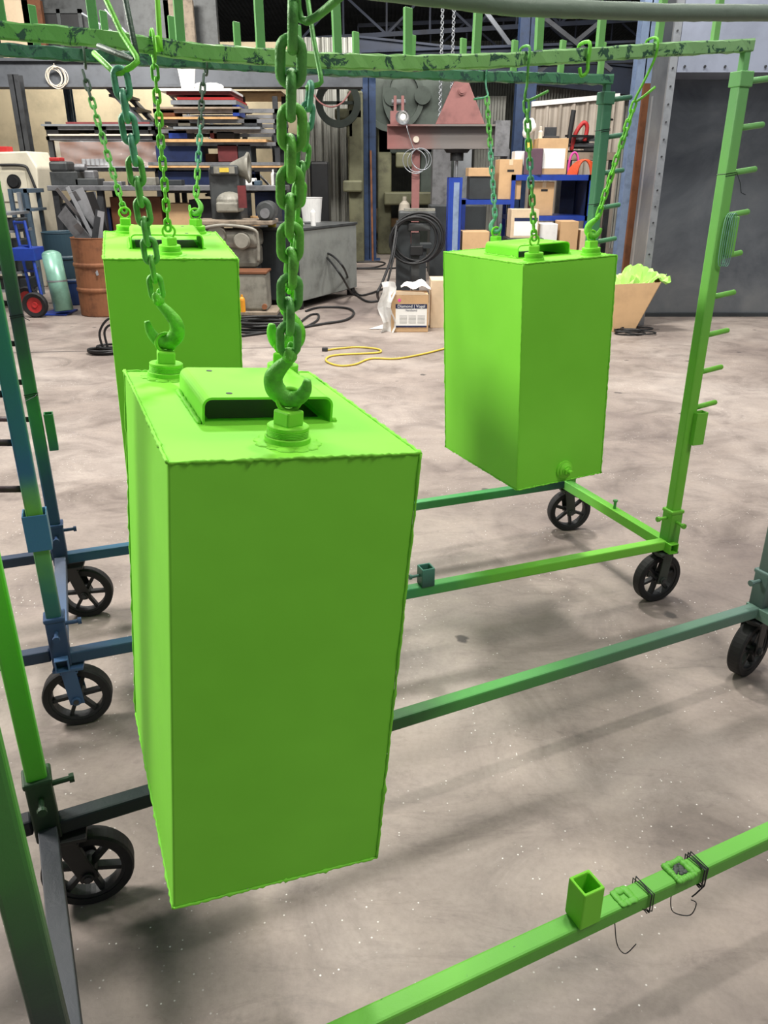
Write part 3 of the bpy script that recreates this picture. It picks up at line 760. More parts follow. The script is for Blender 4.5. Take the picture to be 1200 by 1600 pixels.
def chain(label, top, bot, pitch, wire, cols, hook=None, roll=0.0, slack=0.0):
    """links from top to bottom; hook = (side, size, fat, material key) hanging at the lower end into the eye ring"""
    top, bot = Vector(top), Vector(bot)
    rt = thing('lifting_chain', label, 'chain', bot, 0, 'chains the tanks hang from')
    low = Vector(bot)
    if hook:
        side, s, fat, mk_ = hook
        dirv = (top-bot).normalized()
        hb = hook_mesh(side, s, fat).build('hook', CH[mk_], rt, smooth=True)
        off = dirv*(s*.80)
        hb.location = off; q = Vector((0, 0, 1)).rotation_difference(dirv); hb.rotation_euler = (q.to_matrix() @ Matrix.Rotation(-.1, 3, 'Z')).to_euler()
        low = bot + off + dirv*(wire*.7)
    n = max(2, round((top-low).length/pitch)); step = (top-low)/n; ln = step.length
    me0 = link_mesh(pitch, wire)
    zq = Vector((0, 0, 1)).rotation_difference(step.normalized()).to_matrix()
    rn = random.Random(int(bot.x*1000))
    for i in range(n):
        t = (i+.5)/n; me = me0
        o = bpy.data.objects.new('chain_link', me); C.collection.objects.link(o); o.parent = rt
        jit = Vector((rn.uniform(-1, 1), rn.uniform(-1, 1), 0))*wire*.12 + Vector((0, 0, -slack*4*t*(1-t)))
        o.location = (low + step*(i+.5)) - bot + jit
        o.rotation_euler = (zq @ Matrix.Rotation(roll + (PI/2 if i % 2 else 0)+rn.uniform(-.15, .15), 3, 'Z')).to_euler()
        k = ln/pitch; o.scale = (1, 1, k)
        key = cols[min(len(cols)-1, int(t*len(cols)))]
        o.material_slots[0].link = 'OBJECT'; o.material_slots[0].material = CH[key]
    return rt
def rail_pt(rk, sy, px, py):
    o_ = rk.world(0, sy*rk.W/2); r = ray(px, py); nn = rk.ay
    t = (o_ - Vector((0, 0, EYE))).dot(nn)/r.dot(nn); return Vector((0, 0, EYE)) + r*t
def rail_top(rk, sy, px):
    """point on the rail's centre line that lies straight behind picture column px"""
    p = rail_pt(rk, sy, px, 60); t = (p-Vector((rk.cx, rk.cy, 0))).dot(rk.ax)/(rk.L/2)
    return Vector((p.x, p.y, sag_z(max(-1, min(1, t)), rk.tops[0 if sy < 0 else 1])))
def rod(label, pts, r, mat):
    pts = curve_pts(pts, 5); o = MB().tube([p-pts[-1] for p in pts], r, 8).build('hanger_rod', mat, smooth=True); o.location = pts[-1]
    return tag(o, label, 'hanger', 'bent wire hangers over the rails')
def over_rail(rk, sy, px, low, tail, label, r, mat, up=None):
    """a bent rod hooked over the top rail, running down to low where the chain hangs, tail kicked up"""
    c = rail_top(rk, sy, px) if up is None else up; h = .0175+r+.003
    a = c + rk.ay*h + Vector((0, 0, -.015)); b = c + rk.ay*h + Vector((0, 0, h)); d = c - rk.ay*h + Vector((0, 0, h)); e = c - rk.ay*h + Vector((0, 0, -.02))
    low = Vector(low)
    return rod(label, [a, b, d, e, e.lerp(low, .5), low, Vector(tail)], r, mat)

# nearest tank
b0 = ring_of(Mn, 0)+Vector((0, 0, .004))
t0 = at(457, 12, .90)
chain('thick dark green chain with hook at the front port of the nearest tank', t0, b0, .0325, .0108, ['green', 'green', 'mid', 'mid', 'mid', 'mid', 'green', 'green'], (-1, .078, 1.2, 'mid'), roll=.15)
over_rail(near, -1, 452, at(470, 30, .90), at(535, -8, .86), 'thick hanger rod at the top holding the thick foreground chain', .004, CH['green'])
b1 = ring_of(Mn, 1)+Vector((0, 0, .004)); t1 = at(186, 112, 1.30)
chain('green chain with big pitted hook at the left port of the nearest tank', t1, b1, .031, .0094, ['mid', 'green', 'green', 'teal', 'teal'], (1, .088, 1.05, 'lime'), roll=.2)
near_rear_top = lambda px: rail_top(near, 1, px)
def strung(px, low, label, r, mat):
    c = near_rear_top(px); h = .0175+r+.002
    P = [c+near.ay*h+Vector((0, 0, -.02)), c+near.ay*h+Vector((0, 0, h)), c-near.ay*h+Vector((0, 0, h)), c-near.ay*h+Vector((0, 0, -.02))] + low
    o = MB().tube([p-P[-1] for p in P], r, 8).build('hanger_rod', mat, smooth=True); o.location = P[-1]
    tag(o, label, 'hanger', 'bent wire hangers over the rails')
strung(162, [at(166, 0, 1.36), at(190, 52, 1.33), at(213, 88, 1.31), at(215, 96, 1.30), at(206, 104, 1.30), at(189, 114, 1.30), at(180, 115, 1.30), at(170, 105, 1.31), at(147, 83, 1.34)], 'lime ended hanger rod bent in a V above the left foreground chain', .0042, CH['lime'])
strung(192, [at(196, 0, 1.38), at(206, 50, 1.37), at(214, 88, 1.36), at(210, 94, 1.36), at(185, 84, 1.38), at(154, 72, 1.41)], 'dark grey hanger rod crossing behind the V shaped rod', .0045, CH['dark'])
b2 = ring_of(Mn, 2)+Vector((0, 0, .004)); t2 = at(484, 134, 1.38)
chain('chain behind the thick foreground chain, at the rear port of the nearest tank', t2, b2, .030, .0088, ['lime', 'mid', 'mid', 'green', 'teal'], (1, .080, 1.5, 'lime'), roll=.3)
strung(474, [at(481, 0, 1.44), at(490, 62, 1.42), at(501, 118, 1.38), at(502, 128, 1.38), at(498, 132, 1.38), at(484, 136, 1.38), at(478, 138, 1.38)], 'bent hanger rod right of the thick foreground chain', .0040, CH['green'])
# right tank (turned round: port 0 at the back, 1 at the right, 2 in front)
def hung(k, Mx, rk, sy, top_px, rail_px, tail_px, dY, lab, rodlab, pitch, wire, cols, hook, roll=.2, matr='green'):
    b = ring_of(Mx, k)+Vector((0, 0, .003)); rp = rail_top(rk, sy, rail_px)
    Yt = rp.y*.75+b.y*.25 if dY is None else dY
    t = at(*top_px, Yt)
    chain(lab, t, b, pitch, wire, cols, hook, roll)
    if rodlab: over_rail(rk, sy, rail_px, t+Vector((0, 0, .002)), at(*tail_px, Yt), rodlab, .0036, CH[matr])
hung(0, Mr, far, 1, (761, 152), 757, (740, 155), None, 'teal chain with hook at the rear left of the right tank', 'hanger rod with short tail above the rear chain of the right tank', .0255, .0070, ['teal', 'teal', 'teal', 'green', 'green'], (-1, .06, 1.0, 'teal'), matr='teal')
hung(2, Mr, far, -1, (822, 158), 821, (857, 142), None, 'green chain on the front corner port of the right tank', 'straight hanger rod over the front rail above the front chain of the right tank', .0255, .0070, ['lime', 'green', 'teal', 'green', 'green'], None, 0, 'green')
hung(1, Mr, far, -1, (992, 160), 1019, (1024, 136), None, 'slanting lime chain with hook at the right port of the right tank', 'slanting hanger rod over the right end of the front top rail', .0255, .0070, ['lime', 'lime', 'mid', 'lime'], (-1, .066, 1.2, 'lime'), matr='lime')
# left tank
hung(0, Ml, far, -1, (238, 66), 238, (0, 0), None, 'lime chain looped over the front rail above the left tank', None, .0255, .0070, ['lime', 'lime', 'mid', 'lime', 'mid'], None)
hung(1, Ml, far, 1, (130, 112), 130, (0, 0), None, 'leftmost dull green chain, at the rear left of the left tank', None, .0255, .0070, ['mid', 'green', 'green', 'green', 'dark'], None)
hung(2, Ml, far, 1, (318, 118), 318, (0, 0), None, 'teal green chain with hook at the rear right of the left tank', None, .0255, .0070, ['mid', 'teal', 'teal', 'dark', 'dark'], (1, .062, 1.0, 'mid'))
def rail_loop(rk, sy, px, lab, mat):
    c = rail_top(rk, sy, px); h = TUBE/2+.005
    pts = [c+rk.ay*a+Vector((0, 0, b)) for a, b in ((h, -h), (h, h), (-h, h), (-h, -h), (0, -h-.012))]
    o = MB().tube([p-c for p in curve_pts(pts, 4, True)], .0036, 8, True).build('chain_loop', mat, smooth=True); o.location = c
    tag(o, lab, 'chain loop')
rail_loop(far, -1, 238, 'lime loop round the front top rail holding the looped chain', CH['lime'])
rail_loop(far, 1, 128, 'black loop round the rear top rail above the leftmost chain', CH['dark'])
rail_loop(far, 1, 318, 'dark loop round the rear top rail above the teal green chain', CH['dark'])
# small spare hook on the far front rail, spare J rod at the upper left
c = rail_top(far, -1, 914); h = TUBE/2+.006
rod('small lime hook left hanging on the front top rail above the right tank', [c+far.ay*h, c+far.ay*h+Vector((0, 0, h)), c-far.ay*h+Vector((0, 0, h)), c-far.ay*h+Vector((0, 0, -.02)), c-far.ay*h+Vector((0, 0, -.045)), c-far.ay*h+Vector((-.015, 0, -.055)), c-far.ay*h+Vector((-.022, 0, -.035))], .005, CH['lime'])
strung(243, [at(246, 0, 1.40), at(250, 70, 1.40), at(252, 80, 1.40), at(248, 80, 1.40), at(246, 57, 1.39)], 'bright lime empty J hanger at the upper left above the left tank', .0040, LIME)

# ---- tie wires
def wire(label, pts, r=.0011, mat='wire', n=5):
    pts = curve_pts(pts, n); o = MB().tube([p-pts[0] for p in pts], r, 6).build('tie_wire', mat, smooth=True); o.location = pts[0]
    return tag(o, label, 'wire', 'tie wires on the racks')
def wrap(rk, x, y, z, r_, turns, label, tail, axis='z', th=.0012):
    pts = []; k = r_
    for i in range(int(turns*4)+1):
        a = i % 4; q = [(-k, -k), (k, -k), (k, k), (-k, k)][a]; dz = i*.0016+.0045*math.sin(i*2.3)*(axis == 'x')
        if axis == 'z': pts.append(rk.world(x+q[0], y+q[1], z+dz+(.004 if a == 1 else 0)))
        else: pts.append(rk.world(x+dz*.55, y+q[0], z+q[1]))
    base = pts[-1]
    pts += [base+Vector(t) for t in tail]
    o = MB().tube([p-pts[0] for p in pts], th, 6).build('tie_wire', 'wire'); o.location = pts[0]
    return tag(o, label, 'wire', 'tie wires on the racks')
hh = TUBE/2+.002
wrap(far, L2, -W2, 1.545, hh, 1.25, 'dark tie wire knotted on the right front post with hanging ends', [(.012, -.01, -.03), (.02, -.012, -.06), (.035, -.012, -.066)])
wrap(far, L2, W2, 1.70, hh, 1.25, 'dark tie wire high round the right rear post', [(-.01, -.01, -.01)])
wrap(far, L2, W2, 1.435, hh, 1.25, 'dark tie wire low round the right rear post', [(.01, -.01, -.012)])
wrap(far, -L2, W2, 1.125, hh, 1.25, 'tie wire round the left rear post by its red peg', [(.01, -.02, -.008), (.03, -.03, -.016)])
wrap(far, -L2, W2, .865, hh, 1.25, 'lower tie wire round the left rear post', [(.0, -.02, -.006), (-.03, -.03, -.02)])
def xof(px, py): d = ground(px, py, .27)-Vector((near.cx, near.cy, 0)); return d.dot(near.ax)
wrap(near, xof(998, 1385), -near.W/2, .253, .0235, 3, 'dark tie wire wrapped round the near front rail by the small weld scar', [(-.02, -.005, .01), (-.03, .0, .03)], 'x')
wrap(near, xof(1078, 1345), -near.W/2, .253, .0235, 4, 'dark wire coil wrapped round the near front rail by the square weld scar', [(-.015, -.002, -.02), (-.02, .0, -.03)], 'x', .0015)
wire('thin wire dangling under the near front rail below the square weld scar', [near.world(xof(1055, 1365), -near.W/2-.005, .224), at(1048, 1405, 1.17), at(1052, 1425, 1.17), at(1078, 1430, 1.17), at(1088, 1412, 1.17), at(1080, 1406, 1.17)])
wire('thin wire dangling beside the open square stub on the near rail', [near.world(xof(960, 1415), -near.W/2-.005, .224), at(960, 1440, 1.08), at(964, 1475, 1.08), at(977, 1490, 1.08), at(994, 1475, 1.08)])
# hanks of wire hung on the right front post
m = MB()
for k in range(4):
    r0 = .0020; x = L2+.006+k*.0062; y = -W2-.030-k*.0022
    pts = [(x-.010+.0*k, y, 1.29), (x-.012, y, 1.36), (x-.008, y, 1.42), (x+.004, y, 1.436), (x+.014, y, 1.42), (x+.010, y-.004, 1.36), (x+.012, y, 1.29), (x+.002, y, 1.272)]
    m.tube(curve_pts(pts, 4, True), r0*.7, 6, True)
hk = m.build('wire_hank', 'teal', smooth=True); hk.location = far.world(0, 0); hk.rotation_euler = (0, 0, far.yaw)
tag(hk, 'hank of looped wire hung on the right front post of the far rack', 'wire hank')

# ================================================================ BACKGROUND OBJECTS
def pbox(name, label, cat, x0, x1, y0, y1, Y, dep, mat, z0=None, bevel=.006, group=None, yaw=0):
    """upright box whose front face stands Y metres off; bottom from the picture unless z0 is given"""
    p, q = at(x0, y1, Y), at(x1, y0, Y); zb = p.z if z0 is None else z0
    w_, h_ = q.x-p.x, q.z-zb
    m = MB(); m.b2(-w_/2, w_/2, 0, dep, 0, h_)
    o = m.build(name, mat, bevel=bevel); o.location = ((p.x+q.x)/2, Y, zb); o.rotation_euler = (0, 0, R(yaw))
    if label: tag(o, label, cat, group)
    return o, w_, h_
def text(s, size, loc, parent, mat, name='lettering'):
    cu = bpy.data.curves.new('t', 'FONT'); cu.body = s; cu.size = size; cu.align_x = 'CENTER'; cu.align_y = 'CENTER'; cu.extrude = .0004
    t = bpy.data.objects.new('t', cu); C.collection.objects.link(t)
    dg = bpy.context.evaluated_depsgraph_get(); me = bpy.data.meshes.new_from_object(t.evaluated_get(dg))
    bpy.data.objects.remove(t)
    o = bpy.data.objects.new(name, me); C.collection.objects.link(o); o.parent = parent; o.location = loc; o.rotation_euler = (PI/2, 0, 0)
    me.materials.clear(); me.materials.append(M[mat]); return o
def carton(label, x0, x1, y0, y1, Y, dep, mat='cardboard', z0=None, yaw=0, slot=None, tape=True, open_=False, group='cardboard cartons'):
    p, q = at(x0, y1, Y), at(x1, y0, Y); zb = p.z if z0 is None else z0
    w_, h_ = q.x-p.x, q.z-zb
    rt = thing('cardboard_box', label, 'box', ((p.x+q.x)/2, Y, zb), R(yaw), group)
    m = MB()
    if open_:
        t = .006; m.b2(-w_/2, w_/2, 0, dep, 0, t).b2(-w_/2, w_/2, 0, t, 0, h_).b2(-w_/2, w_/2, dep-t, dep, 0, h_).b2(-w_/2, -w_/2+t, 0, dep, 0, h_).b2(w_/2-t, w_/2, 0, dep, 0, h_)
    else: m.b2(-w_/2, w_/2, 0, dep, 0, h_)
    m.build('carton', mat, rt, bevel=.005)
    if tape: MB().b2(-.025, .025, -.001, .0, h_-.07, h_-.004).build('tape', 'cardboard_pale', rt)
    if slot: MB().b2(slot[0]*w_-.045, slot[0]*w_+.045, -.002, .001, slot[1]*h_-.014, slot[1]*h_+.014).build('hand_slot', 'black', rt)
    return rt, w_, h_
# labelled carton on the floor
ct, cw, chh = carton('brown carton with a white and navy printed label standing on the floor', 611, 670, 461, 519, 8.5, .36, slot=None, tape=False)
def lab(parent, x0, x1, z0, z1, mat, y=-.002, name='printed_label'): return MB().b2(x0, x1, y, y+.0025, z0, z1).build(name, mat, parent)
lw = cw*.40
lb = lab(ct, -cw*.38, cw*.46, chh*.13, chh*.76, 'paper')
lab(lb, -cw*.38, cw*.46, chh*.64, chh*.76, 'blue_dark', -.0035, 'label_band'); lab(lb, -cw*.38, cw*.46, chh*.13, chh*.18, 'blue_dark', -.0035, 'label_band')
text('Diamond | Vogel', .043, (cw*.04, -.0045, chh*.70), lb, 'paper'); text('Versibond', .030, (cw*.04, -.003, chh*.59), lb, 'blue_dark')
for i in range(3):
    for j in range(7): lab(lb, cw*(-.27+i*.24), cw*(-.07+i*.24), chh*(.44-j*.033), chh*(.447-j*.033), 'steel', -.003, 'print_line')
m = MB(); m.cyl((-cw*.28, -.001, chh*.86), (-cw*.28, -.0022, chh*.86), .016, seg=20); m.build('round_sticker', 'pink', ct)
MB().prism([(-cw*.5, chh), (cw*.5, chh), (cw*.35, chh+.03), (-cw*.42, chh+.04)], .0, .006).build('flap', 'cardboard_pale', ct)
carton('taller carton behind and right of the labelled carton', 672, 718, 438, 517, 8.75, .36, 'cardboard_pale', 0, tape=False)
m = MB(); p = ground(598, 512)
m.sheet(lambda u, v: Vector(((u-.5)*.26+.12*v, (v-.5)*.2, .004+.02*math.sin(5*u)*v)), 8, 6); o = m.build('paper_sheet', 'paper', thick=.001); o.location = (p.x-.02, p.y, .001)
tag(o, 'loose white paper sheet on the floor left of the labelled carton', 'paper')
m = MB(); p = at(612, 470, 8.5); rnd = random.Random(3)
m.sheet(lambda u, v: Vector((p.x-.12+.14*u+.03*math.sin(9*v), 8.45+.10*math.sin(3*u), .0+v*.52+.0*u)), 8, 10); o = m.build('plastic_wrap', 'white', thick=.002)
tag(o, 'crumpled white plastic wrap against the side of the labelled carton', 'plastic wrap')
m = MB(); p = at(648, 452, 8.75); m.sheet(lambda u, v: Vector((p.x-.15+.32*u, 8.68+.16*v, .44+.07*math.sin(3*u)*math.sin(3*v)+.02*math.sin(11*u))), 10, 6); o = m.build('paper_bundle', 'paper', thick=.002)
o.location.z = 0; tag(o, 'white crumpled paper sticking up behind the labelled carton', 'paper')

# dark tool cabinet with bench top
pf, pr_, pl_ = ground(470, 472, .1), ground(557, 449, .1), ground(412, 462, .1)
yaw = math.atan2(pr_.y-pf.y, pr_.x-pf.x); wl = (pr_-pf).length; zt = at(470, 357, pf.y).z
cab = thing('steel_cabinet', 'large dark steel cabinet on feet with items on top', 'cabinet', (pf.x, pf.y, 0), yaw)
MB().b2(0, wl, 0, .9, .1, zt-.03).build('cabinet_body', 'dark_cab', cab, bevel=.01)
MB().b2(.0, wl, -.006, .0, .11, zt-.035).build('side_panel', 'grey_cab', cab)
MB().b2(-.02, wl+.02, -.02, .92, zt-.03, zt).build('cabinet_top', 'machine_dark', cab, bevel=.004)
for x, y in ((.06, .06), (wl-.06, .06), (.06, .84), (wl-.06, .84)): MB().b2(x-.04, x+.04, y-.04, y+.04, 0, .1).build('foot', 'black', cab)
def on_cab(u, v): return Vector((pf.x, pf.y, zt)) + Vector((math.cos(yaw), math.sin(yaw), 0))*u + Vector((-math.sin(yaw), math.cos(yaw), 0))*v
m = MB(); m.lathe([(0, 0), (.032, 0), (.032, .16), (.02, .18), (.013, .185), (.013, .2), (0, .2)], seg=20); o = m.build('spray_can', 'white', smooth=False); o.location = on_cab(.36*wl, .1)
tag(o, 'white spray can on the dark cabinet top', 'spray can')
m = MB(); m.lathe([(0, 0), (.05, 0), (.055, .05), (.04, .08), (0, .1)], seg=20); o = m.build('tape_roll', 'yellow', smooth=True); o.location = on_cab(.06*wl, .42); tag(o, 'small yellow roll on the dark cabinet, left of the rag', 'tape')
m = MB(); m.lathe([(0, 0), (.06, 0), (.06, .11), (0, .11)], seg=20); o = m.build('tin', 'wood'); o.location = on_cab(.2*wl, .8); tag(o, 'orange brown tin at the back of the dark cabinet', 'tin')
m = MB()
for i in range(14): m.sph((random.uniform(-.1, .1), random.uniform(-.05, .05), .02+random.random()*.02), .035, (1.3, 1, .7), 8)
o = m.build('rag', 'white', smooth=True); o.location = on_cab(.2*wl, .25); tag(o, 'crumpled white rag on the dark cabinet top', 'rag')
m = MB(); m.b2(-.28, .28, -.12, .12, 0, .02); o = m.build('steel_plate', 'machine_dark'); o.location = on_cab(.55*wl, .6); tag(o, 'dark flat plate lying at the back of the cabinet top', 'plate')

# milling machine beside the cabinet
Ym = 9.75
def mbx(m, x0, x1, y0, y1, Y, d): p, q = at(x0, y1, Y), at(x1, y0, Y); m.b2(p.x-ox, q.x-ox, Y-Ym, Y-Ym+d, p.z, q.z)
ox = at(372, 400, Ym).x
mill = thing('milling_machine', 'old grey milling machine behind the left tank', 'machine', (ox, Ym, 0))
m = MB(); mbx(m, 332, 372, 262, 352, Ym+.3, .5); mbx(m, 328, 371, 258, 274, Ym+.25, .55); m.build('column', 'machine_dark', mill, bevel=.02)
m = MB(); mbx(m, 334, 366, 260, 271, Ym+.24, .01); m.build('head_cover', 'machine', mill)
m = MB(); mbx(m, 343, 357, 262, 269, Ym+.225, .01); m.build('warning_label', 'yellow', mill)
p = at(378, 262, Ym+.4); m = MB(); m.lathe([(.04, -.14), (.06, -.12), (.13, .04), (.17, .07), (.165, .09), (.10, .08), (.03, -.10)], (p.x-ox, p.y-Ym, p.z), 28, 'x'); m.build('pulley_horn', 'machine', mill, smooth=True)
m = MB(); mbx(m, 338, 372, 316, 332, Ym+.05, .4); p = at(355, 316, Ym+.05); m.sph((p.x-ox, .22, p.z), .16, (1, 1, .7), 20); m.build('motor_cover', 'machine', mill, bevel=.02)
m = MB(); mbx(m, 373, 383, 290, 325, Ym, .06); m.build('red_rail', 'maroon', mill)
m = MB(); mbx(m, 300, 425, 345, 352, Ym-.1, .6); m.build('table', 'wood_grey', mill, bevel=.01)
m = MB(); mbx(m, 405, 425, 318, 352, Ym, .25); p = at(415, 330, Ym); m.cyl((p.x-ox, -.03, p.z), (p.x-ox, .3, p.z), .11, seg=28); m.build('motor', 'machine_dark', mill, bevel=.02)
p = at(415, 333, Ym); m = MB(); m.cyl((p.x-ox, -.08, p.z), (p.x-ox, -.03, p.z), .055, seg=20); m.build('pulley', 'steel', mill)
m = MB(); mbx(m, 325, 402, 360, 388, Ym-.05, .5); mbx(m, 345, 402, 384, 418, Ym, .45)
m.build('gearbox', 'machine', mill, bevel=.05)
p = at(378, 376, Ym-.08); m = MB(); m.lathe([(0, -.08), (.08, -.08), (.1, -.05), (.1, .05)], (p.x-ox, -.04, p.z), 28, 'y'); m.build('gearbox_cap', 'machine', mill, smooth=False)
p = at(337, 368, Ym-.08); m = MB(); m.lathe([(0, -.05), (.1, -.05), (.12, -.02), (.12, .05)], (p.x-ox, -.04, p.z), 28, 'y'); m.build('gearbox_cap', 'machine', mill)
m = MB(); m.tube(curve_pts([(q.x-ox, q.y-Ym, q.z) for q in (at(318, 356, Ym-.1), at(350, 352, Ym-.12), at(395, 358, Ym-.12), at(403, 375, Ym-.1), at(404, 410, Ym-.1))], 5), .018, 8); m.build('pipe', 'machine', mill, smooth=True)
m = MB(); mbx(m, 340, 402, 416, 493, Ym+.1, .35); m.build('column_base', 'machine_dark', mill, bevel=.02)
# pump box on a low pallet
pal = thing('timber_pallet', 'low timber pallet under the grey pump box', 'pallet', (at(400, 500, 9.3).x, 9.3, 0))
pw = at(440, 500, 9.3).x - at(350, 500, 9.3).x
MB().b2(-pw*.62, pw*.42, -.25, .3, .09, .12).build('deck', 'wood_grey', pal)
for x in (-.5, -.1, .3): MB().b2(pw*x, pw*x+.1, -.25, .3, 0, .09).build('bearer', 'black', pal)
bx, bw, bh = pbox('pump_box', None, None, 368, 415, 428, 488, 9.16, .38, 'machine', z0=.121, bevel=.03)
tag(bx, 'square grey pump box on the low pallet, right of the left tank', 'pump'); MB().b2(-bw/2-.01, bw/2+.01, -.01, .39, bh, bh+.02).build('lid', 'brown', bx)
m = MB(); m.cyl((bw*.42, -.04, .05), (bw*.42, .0, .05), .03, seg=14); m.build('drain_cap', 'rust', bx)
m = MB(); m.lathe([(0, 0), (.033, 0), (.033, .13), (.028, .15), (.012, .165), (.012, .19), (0, .19)], seg=20); o = m.build('oil_bottle', 'oil_can'); o.location = (at(380, 498, 9.08).x, 9.09, .121)
tag(o, 'small orange oil bottle on the edge of the low pallet', 'bottle')

# barrels, scrap and hand truck
def drum(label, px, Y, mat, r=.29, h=.88):
    p = at(px, 480, Y); o = thing('steel_drum', label, 'barrel', (p.x, Y+r, 0), 0, 'steel drums')
    prof = [(0, .03), (r-.02, .03), (r-.01, 0), (r, .01)]
    for z in (.3*h/.88, .58*h/.88): prof += [(r, z-.03), (r+.012, z-.01), (r+.012, z+.01), (r, z+.03)]
    prof += [(r, h-.01), (r+.006, h), (r-.006, h+.004), (r-.012, h-.01), (r-.012, .05), (0, .05)]
    MB().lathe(prof, seg=40).build('drum_shell', mat, o, smooth=False); return o
drum('rusty brown open drum full of scrap steel offcuts', 152, 9.45, 'rust')
drum('blue drum standing left of the rusty drum', 106, 10.35, 'blue_drum')
pc = at(152, 400, 9.74); rn = random.Random(11)
scr = [((172, 372), (120, 296), .10), ((160, 370), (113, 300), .055), ((150, 372), (104, 318), .12), ((148, 368), (105, 292), .03), ((146, 372), (140, 300), .09), ((143, 345), (157, 307), .045),
       ((132, 372), (112, 314), .02), ((150, 360), (88, 294), .03), ((168, 372), (138, 312), .07), ((160, 375), (128, 330), .10), ((140, 372), (118, 350), .05), ((165, 345), (140, 300), .06), ((152, 374), (158, 330), .05), ((134, 374), (96, 330), .11)]
for i, (a, b, w_) in enumerate(scr):
    x0 = pc.x + max(-.22, min(.22, at(*a, 9.6).x-pc.x)); y0 = 9.74+rn.uniform(-.15, .15)
    A = Vector((x0, y0, .10+.02*i)); B = at(*b, 9.62+rn.uniform(-.05, .25))
    dv = (B-Vector((x0, y0, .86))); A = Vector((x0, y0, .86))-dv.normalized()*.45
    if abs(A.x-pc.x) > .2: A.x = pc.x + .2*(1 if A.x > pc.x else -1)
    m = MB(); m.bar(A-B, (0, 0, 0), w_*1.5, .006, up=(0, 1, .3)); o = m.build('steel_offcut', ['sheetsteel', 'steel', 'dark_steel'][i % 3]); o.location = B
    side = 'left' if b[0] < 112 else ('right' if b[0] > 135 else 'middle')
    sz = 'broad' if w_ > .08 else ('narrow' if w_ < .04 else 'medium wide'); hgh = 'tall' if b[1] < 305 else ('mid height' if b[1] < 325 else 'short')
    tag(o, f'{hgh} {sz} {["pale", "grey", "dark"][i % 3]} steel offcut sticking out of the {side} of the rusty drum', 'scrap steel', 'scrap offcuts in the rusty drum')
ht = thing('hand_truck', 'blue hand truck with red hubbed wheels at the far left', 'hand truck', (at(50, 485, 9.5).x, 9.5, 0))
hx = ht.location.x
m = MB()
def hp(px, py, Y): p = at(px, py, Y); return (p.x-hx, p.y-9.5, p.z)
m.cyl(hp(68, 475, 9.55), hp(38, 345, 9.75), .018); m.cyl(hp(52, 475, 9.9), hp(22, 345, 10.1), .018)
for t in (.1, .4, .7, .98):
    a = Vector(hp(68, 475, 9.55)).lerp(Vector(hp(38, 345, 9.75)), t); b = Vector(hp(52, 475, 9.9)).lerp(Vector(hp(22, 345, 10.1)), t); m.cyl(a, b, .014)
m.build('frame', 'blue', ht, smooth=False)
a = Vector(hp(62, 482, 9.55)); m = MB(); m.b2(a.x, a.x+.3, .05, .45, 0.005, .02); m.build('toe_plate', 'blue', ht)
for (px, Y) in ((54, 9.45), (44, 9.98)):
    p = at(px, 470, Y); m = MB(); r = .145
    m.lathe([(r-.055, -.03), (r-.015, -.04), (r, -.02), (r, .02), (r-.015, .04), (r-.055, .03), (r-.055, -.03)], seg=32, axis='y'); m.mi = 1
    m.lathe([(0, -.02), (.03, -.025), (.035, -.012), (r-.055, -.02), (r-.055, .02), (0, .02)], seg=32, axis='y')
    o = m.build('wheel', ['rubber', 'red'], ht); o.location = (p.x-hx, Y-9.5, r); 
cy = MB(); A = Vector((at(92, 474, 9.5).x, 9.62, .05)); B = Vector((at(74, 400, 9.6).x, 9.72, at(74, 400, 9.6).z))
cy.cyl((0, 0, 0), B-A, .11, seg=28); cy.sph(B-A, .11, (1, 1, .5), 20); o = cy.build('gas_cylinder', 'teal', smooth=True); o.location = A
tag(o, 'pale green gas cylinder strapped to the blue hand truck', 'gas cylinder')
MB().lathe([(.113, -.01), (.115, -.01), (.115, .01), (.113, .01)], tuple((B-A)*.55), 28).build('strap', 'galv', o)
bx, bw, bh = pbox('tool_tray', None, None, 18, 52, 388, 408, 9.62, .3, 'blue', None); tag(bx, 'blue tray full of small tools on the left cart', 'tray')
# grey rack cart behind truck
cart = thing('shelf_cart', 'grey steel shelf cart at the left edge behind the blue rack post', 'cart', (at(5, 470, 10.1).x, 10.1, 0)); cxx = cart.location.x
m = MB()
for px in (28, -45): p = at(px, 460, 10.1).x-cxx; m.b2(p-.02, p+.02, 0, .04, .1, 1.35).b2(p-.02, p+.02, .5, .54, .1, 1.35)
m.build('upright', 'galv', cart)
for z in (.2, .42, .66, .9, 1.1):
    p0_, p1_ = at(-45, 400, 10.1).x-cxx, at(28, 400, 10.1).x-cxx; MB().b2(p0_, p1_, .0, .54, z, z+.03).build('shelf', 'galv', cart)
for px in (24, -40):
    p = at(px, 460, 10.1).x-cxx; m = MB(); m.lathe([(0, -.015), (.05, -.015), (.05, .015), (0, .015)], (p, .04, .05), 20, 'y'); m.b2(p-.03, p+.03, .0, .08, .05, .1); m.build('castor', 'black', cart)
rn = random.Random(5)
for k, z in enumerate((.23, .45, .69, .93)):
    xx = at(-20, 400, 10.1).x
    for j in range(2):
        o, _, _ = pbox('parts_bin', 'dark parts bin on the grey shelf cart', 'bin', 0, 10, 400, 410, 10.12, .3, 'black'); bpy.data.objects.remove(o)
        m = MB(); m.b2(-.12, .12, 0, .3, 0, .13); o = m.build('parts_bin', ['black', 'dark_cab'][j], bevel=.01); o.location = (xx+.02+j*.29, 10.14, z+.001)
        tag(o, f"{['black', 'dark grey'][j]} parts bin on the shelf cart, {['lowest', 'second', 'third', 'upper'][k]} shelf", 'bin', 'bins on the shelf cart')
